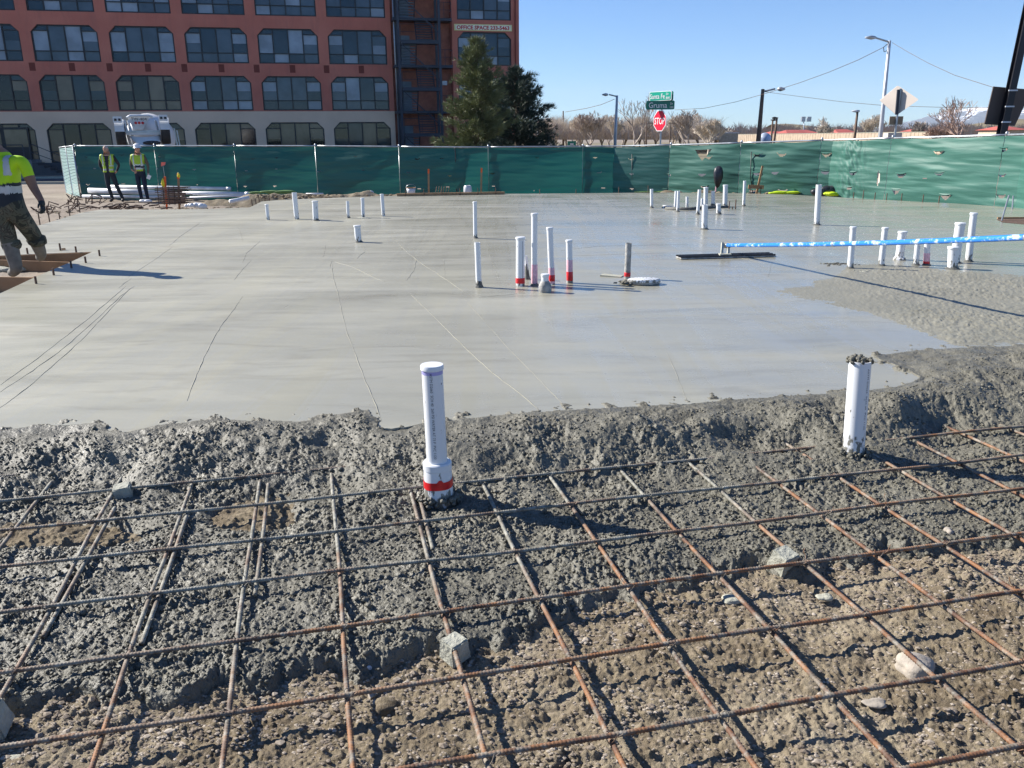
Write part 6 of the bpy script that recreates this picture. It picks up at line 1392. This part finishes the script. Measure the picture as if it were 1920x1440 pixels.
        if head['kind'] == 'bald': mb = MB(); vs = []; K = 0; mb.add([R3 @ Vector((v_[0]*.079, v_[1]*.108+.004, v_[2]*.118))+hc for v_ in vv], [f for f in ff if all(vv[i][2] > .25 and vv[i][1] > -.75 or (vv[i][1] > .15 and vv[i][2] > -.4) for i in f)]); mb.build('hair', plain('cropped_grey_hair', (.45, .36, .30), .8), th, True)
        if head['kind'] == 'hat':
            mb = MB(); K = 24; prof = [(.135, .035), (.13, .045), (.118, .05), (.116, .09), (.10, .135), (.06, .165), (.001, .172)]; vs = []
            for r_, z_ in prof:
                for k in range(K): a = 2*math.pi*k/K; vs.append(R3 @ Vector((r_*.93*math.cos(a), r_*math.sin(a)*1.06-(.03 if z_ < .05 and math.sin(a) < 0 else 0), z_))+hc)
            mb.add(vs, [(j*K+k, j*K+(k+1) % K, (j+1)*K+(k+1) % K, (j+1)*K+k) for j in range(len(prof)-1) for k in range(K)]); mb.build('hard_hat', M['hat'], th, True)
            mb = MB(); mb.obox(R3 @ Vector((0, -.09, .10))+hc, R3 @ Vector((0, .09, .12))+hc, .03, .11); mb.build('hat_ridge', M['hat'], th, True)
        if head['kind'] == 'cap': mb = MB(); mb.add([R3 @ Vector((v_[0]*.082, v_[1]*.112, v_[2]*.124))+hc for v_ in vv], [f for f in ff if all(vv[i][2] > .0 for i in f)]); mb.build('cap', M['navyp'], th, True)
    if vest:
        vm = me.copy(); bm = bmesh.new(); bm.from_mesh(vm); bm.normal_update()
        zw, zn = J['pelvis'][2]+vest[0], J['neck'][2]-.01; c0 = Vector(J['chest']); dead = []
        for f in bm.faces:
            c = f.calc_center_median(); keep_ = zw < c.z < zn+.02 and abs(c.x-J['waist'][0]) < .205 and f.material_index in (1, 5, 2)
            if keep_ and c.y < 0 and abs(c.x-J['waist'][0]-vest[2]) < vest[1]*(.5+.5*(c.z-zw)/(zn-zw)) : keep_ = False
            if keep_ and c.z > zn-.03 and abs(c.x-J['neck'][0]) < .05: keep_ = False
            if not keep_: dead.append(f)
        bmesh.ops.delete(bm, geom=dead, context='FACES')
        for v_ in bm.verts: v_.co += v_.normal*.014
        bm.to_mesh(vm); bm.free(); vm.materials.clear(); vm.materials.append(M['vest']); vm.materials.append(M['reflect']); vm.materials.append(M['navyp'])
        for f in vm.polygons:
            z_ = (f.center.z-zw)/(zn-zw); xx = abs(f.center.x-J['waist'][0]); f.material_index = 1 if (.10 < z_ < .2 or .32 < z_ < .40 or (.105 < xx < .14 and z_ > .4)) else (2 if vest[3] and .2 < z_ < .32 else 0)
        sd_ = link('hi_vis_vest', vm, th); md = sd_.modifiers.new('t', 'SOLIDIFY'); md.thickness = .006
    return th
B = at(213, 379, gz(-13, 27)); 
J = dict(pelvis=(0, 0, .93), waist=(0, -.01, 1.12), chest=(0, 0, 1.34), neck=(0, 0, 1.50), head=(0, -.02, 1.60),
 shL=(.19, 0, 1.43), elL=(.30, .10, 1.17), wrL=(.21, .08, .98), palmL=(.17, .09, .93), shR=(-.19, 0, 1.43), elR=(-.29, .10, 1.17), wrR=(-.20, .08, .98), palmR=(-.16, .09, .93),
 hipL=(.09, 0, .88), knL=(.19, -.04, .50), anL=(.30, .02, .09), toeL=(.33, -.14, .04), hipR=(-.09, 0, .88), knR=(-.08, -.03, .50), anR=(-.02, .02, .09), toeR=(-.06, -.15, .04))
person('bare-headed man in dark clothes and open yellow-green safety vest', B, .12, J, dict(skin='skin', top='shirt', legs='jeans', boots='boot', hand='skin', low='shirt', arm='shirt'), dict(kind='bald', yaw=-.2), (.02, .075, 0, False), 1.0)
B = at(270, 380, gz(-12, 27.3))
J = dict(pelvis=(0, 0, .94), waist=(0, -.01, 1.12), chest=(0, 0, 1.35), neck=(.01, -.01, 1.51), head=(.03, -.04, 1.60),
 shL=(.19, 0, 1.43), elL=(.27, .02, 1.16), wrL=(.27, -.06, .92), palmL=(.28, -.09, .84), shR=(-.19, 0, 1.43), elR=(-.27, .08, 1.18), wrR=(-.22, -.04, 1.04), palmR=(-.17, -.08, 1.0),
 hipL=(.09, 0, .88), knL=(.12, -.06, .50), anL=(.14, .0, .09), toeL=(.18, -.14, .04), hipR=(-.09, 0, .88), knR=(-.08, -.02, .50), anR=(-.06, .02, .09), toeR=(-.10, -.15, .04))
person('man in white hard hat, tan jacket and banded yellow vest holding a paper', B, .1, J, dict(skin='skin', top='tan', legs='navyp', boots='boot', hand='skin', low='tan', arm='tan'), dict(kind='hat', yaw=.75, off=(0, -.01, .07)), (.06, .0, 0, True), 1.0)
pp = B+Vector((.33, -.15, .82)); mb = MB(); mb.box((-.05, -.01, -.08), (.06, .0, .06)); o = mb.build('paper', M['white_s'], loc=pp); o.rotation_euler = (.3, .5, .4); tag(o, 'small folded paper held by the hard-hatted man', 'paper')
# worker at left: joints measured at his depth
Yw = 9.9; F0 = Vector((at(30, 517, -.15).x, Yw, -.15))
def wj(px, py, dy=0): return tuple(dist(px, py, Yw+dy)-F0)
J = dict(pelvis=wj(14, 388), waist=wj(10, 352), chest=wj(0, 318), neck=wj(-8, 277), head=wj(-22, 258, -.05),
 shR=wj(42, 300), elR=wj(62, 350, -.02), wrR=wj(78, 377, -.08), palmR=wj(80, 388, -.10), shL=wj(-36, 300), elL=wj(-52, 348, .12), wrL=wj(-44, 378, .25), palmL=wj(-40, 388, .3),
 hipR=wj(34, 402), knR=wj(64, 442, .22), anR=wj(78, 478, .42), toeR=wj(74, 484, .56), hipL=wj(2, 404), knL=wj(16, 448, .0), anL=wj(32, 506, -.02), toeL=wj(20, 513, .14))
rd = dict(pelvis=(.19, .14), waist=(.185, .13), chest=(.20, .13), shR=.085, shL=.085, elR=.052, elL=.052, wrR=.036, wrL=.036, palmR=(.05, .03), palmL=(.05, .03), hipR=.125, hipL=.125, knR=.10, knL=.10, anR=.066, anL=.072, toeR=.055, toeL=.055)
wk = person('worker in bright yellow shirt and camouflage trousers, back turned, cut by the left edge', F0, 0, J, dict(skin='skindark', top='hivis', legs='camo', boots='muddy', hand='glove', low='hem', arm='skindark', radii=rd, short=.62, belt=-.02, lowt=.2, cuff=.12, sub=4), dict(kind='cap', yaw=math.pi, off=(0, 0, .10)))
# shirt details: bands follow the back surface
bd = [c for c in wk.children if c.name.startswith('body')][0].data
def band(name, test, mat, off=.006):
    vm = bd.copy(); bm = bmesh.new(); bm.from_mesh(vm); bm.normal_update(); dead = [f for f in bm.faces if not test(f.calc_center_median(), f.material_index)]
    bmesh.ops.delete(bm, geom=dead, context='FACES')
    for v_ in bm.verts: v_.co += v_.normal*off
    bm.to_mesh(vm); bm.free(); vm.materials.clear(); vm.materials.append(M[mat]); vm.polygons.foreach_set('material_index', [0]*len(vm.polygons)); link(name, vm, wk)
M['reflect2'] = plain('grey_reflective_band', (.42, .44, .45), .4)
xs = wj(21, 300)[0]; zb_ = wj(10, 366)[2]
band('shoulder_stripe', lambda c, k: k in (1, 5) and abs(c.x-xs-.0) < .032 and c.y < J['chest'][1]-.03 and wj(10, 328)[2] < c.z < wj(10, 287)[2], 'reflect2')
band('waist_stripe', lambda c, k: k in (1, 5) and wj(10, 362)[2] < c.z < wj(10, 351)[2]+.02*math.sin(c.x*6), 'reflect2')
kn = Vector(J['knR']); mb = MB(); mb.blob(tuple(kn+Vector((0, .04, -.06))), .115, 2, .05, (1, 1, .8)); mb.blob(tuple(Vector(J['knL'])+Vector((.01, .02, -.07))), .115, 2, .05, (1, 1, .8)); mb.build('bunched_trouser', M['camo'], wk, True)
# ------------------------------------------------------------------ haze
mb = MB(); mb.box((-3200, -120, -30), (9000, 8300, 420)); m = bpy.data.materials.new('thin_air'); m.use_nodes = True; t = m.node_tree; t.nodes.clear()
pv = t.nodes.new('ShaderNodeVolumePrincipled'); pv.inputs['Color'].default_value = (.80, .88, 1, 1); pv.inputs['Density'].default_value = .00006; ou = t.nodes.new('ShaderNodeOutputMaterial'); t.links.new(pv.outputs[0], ou.inputs['Volume'])
tag(mb.build('haze', m), kind='stuff')
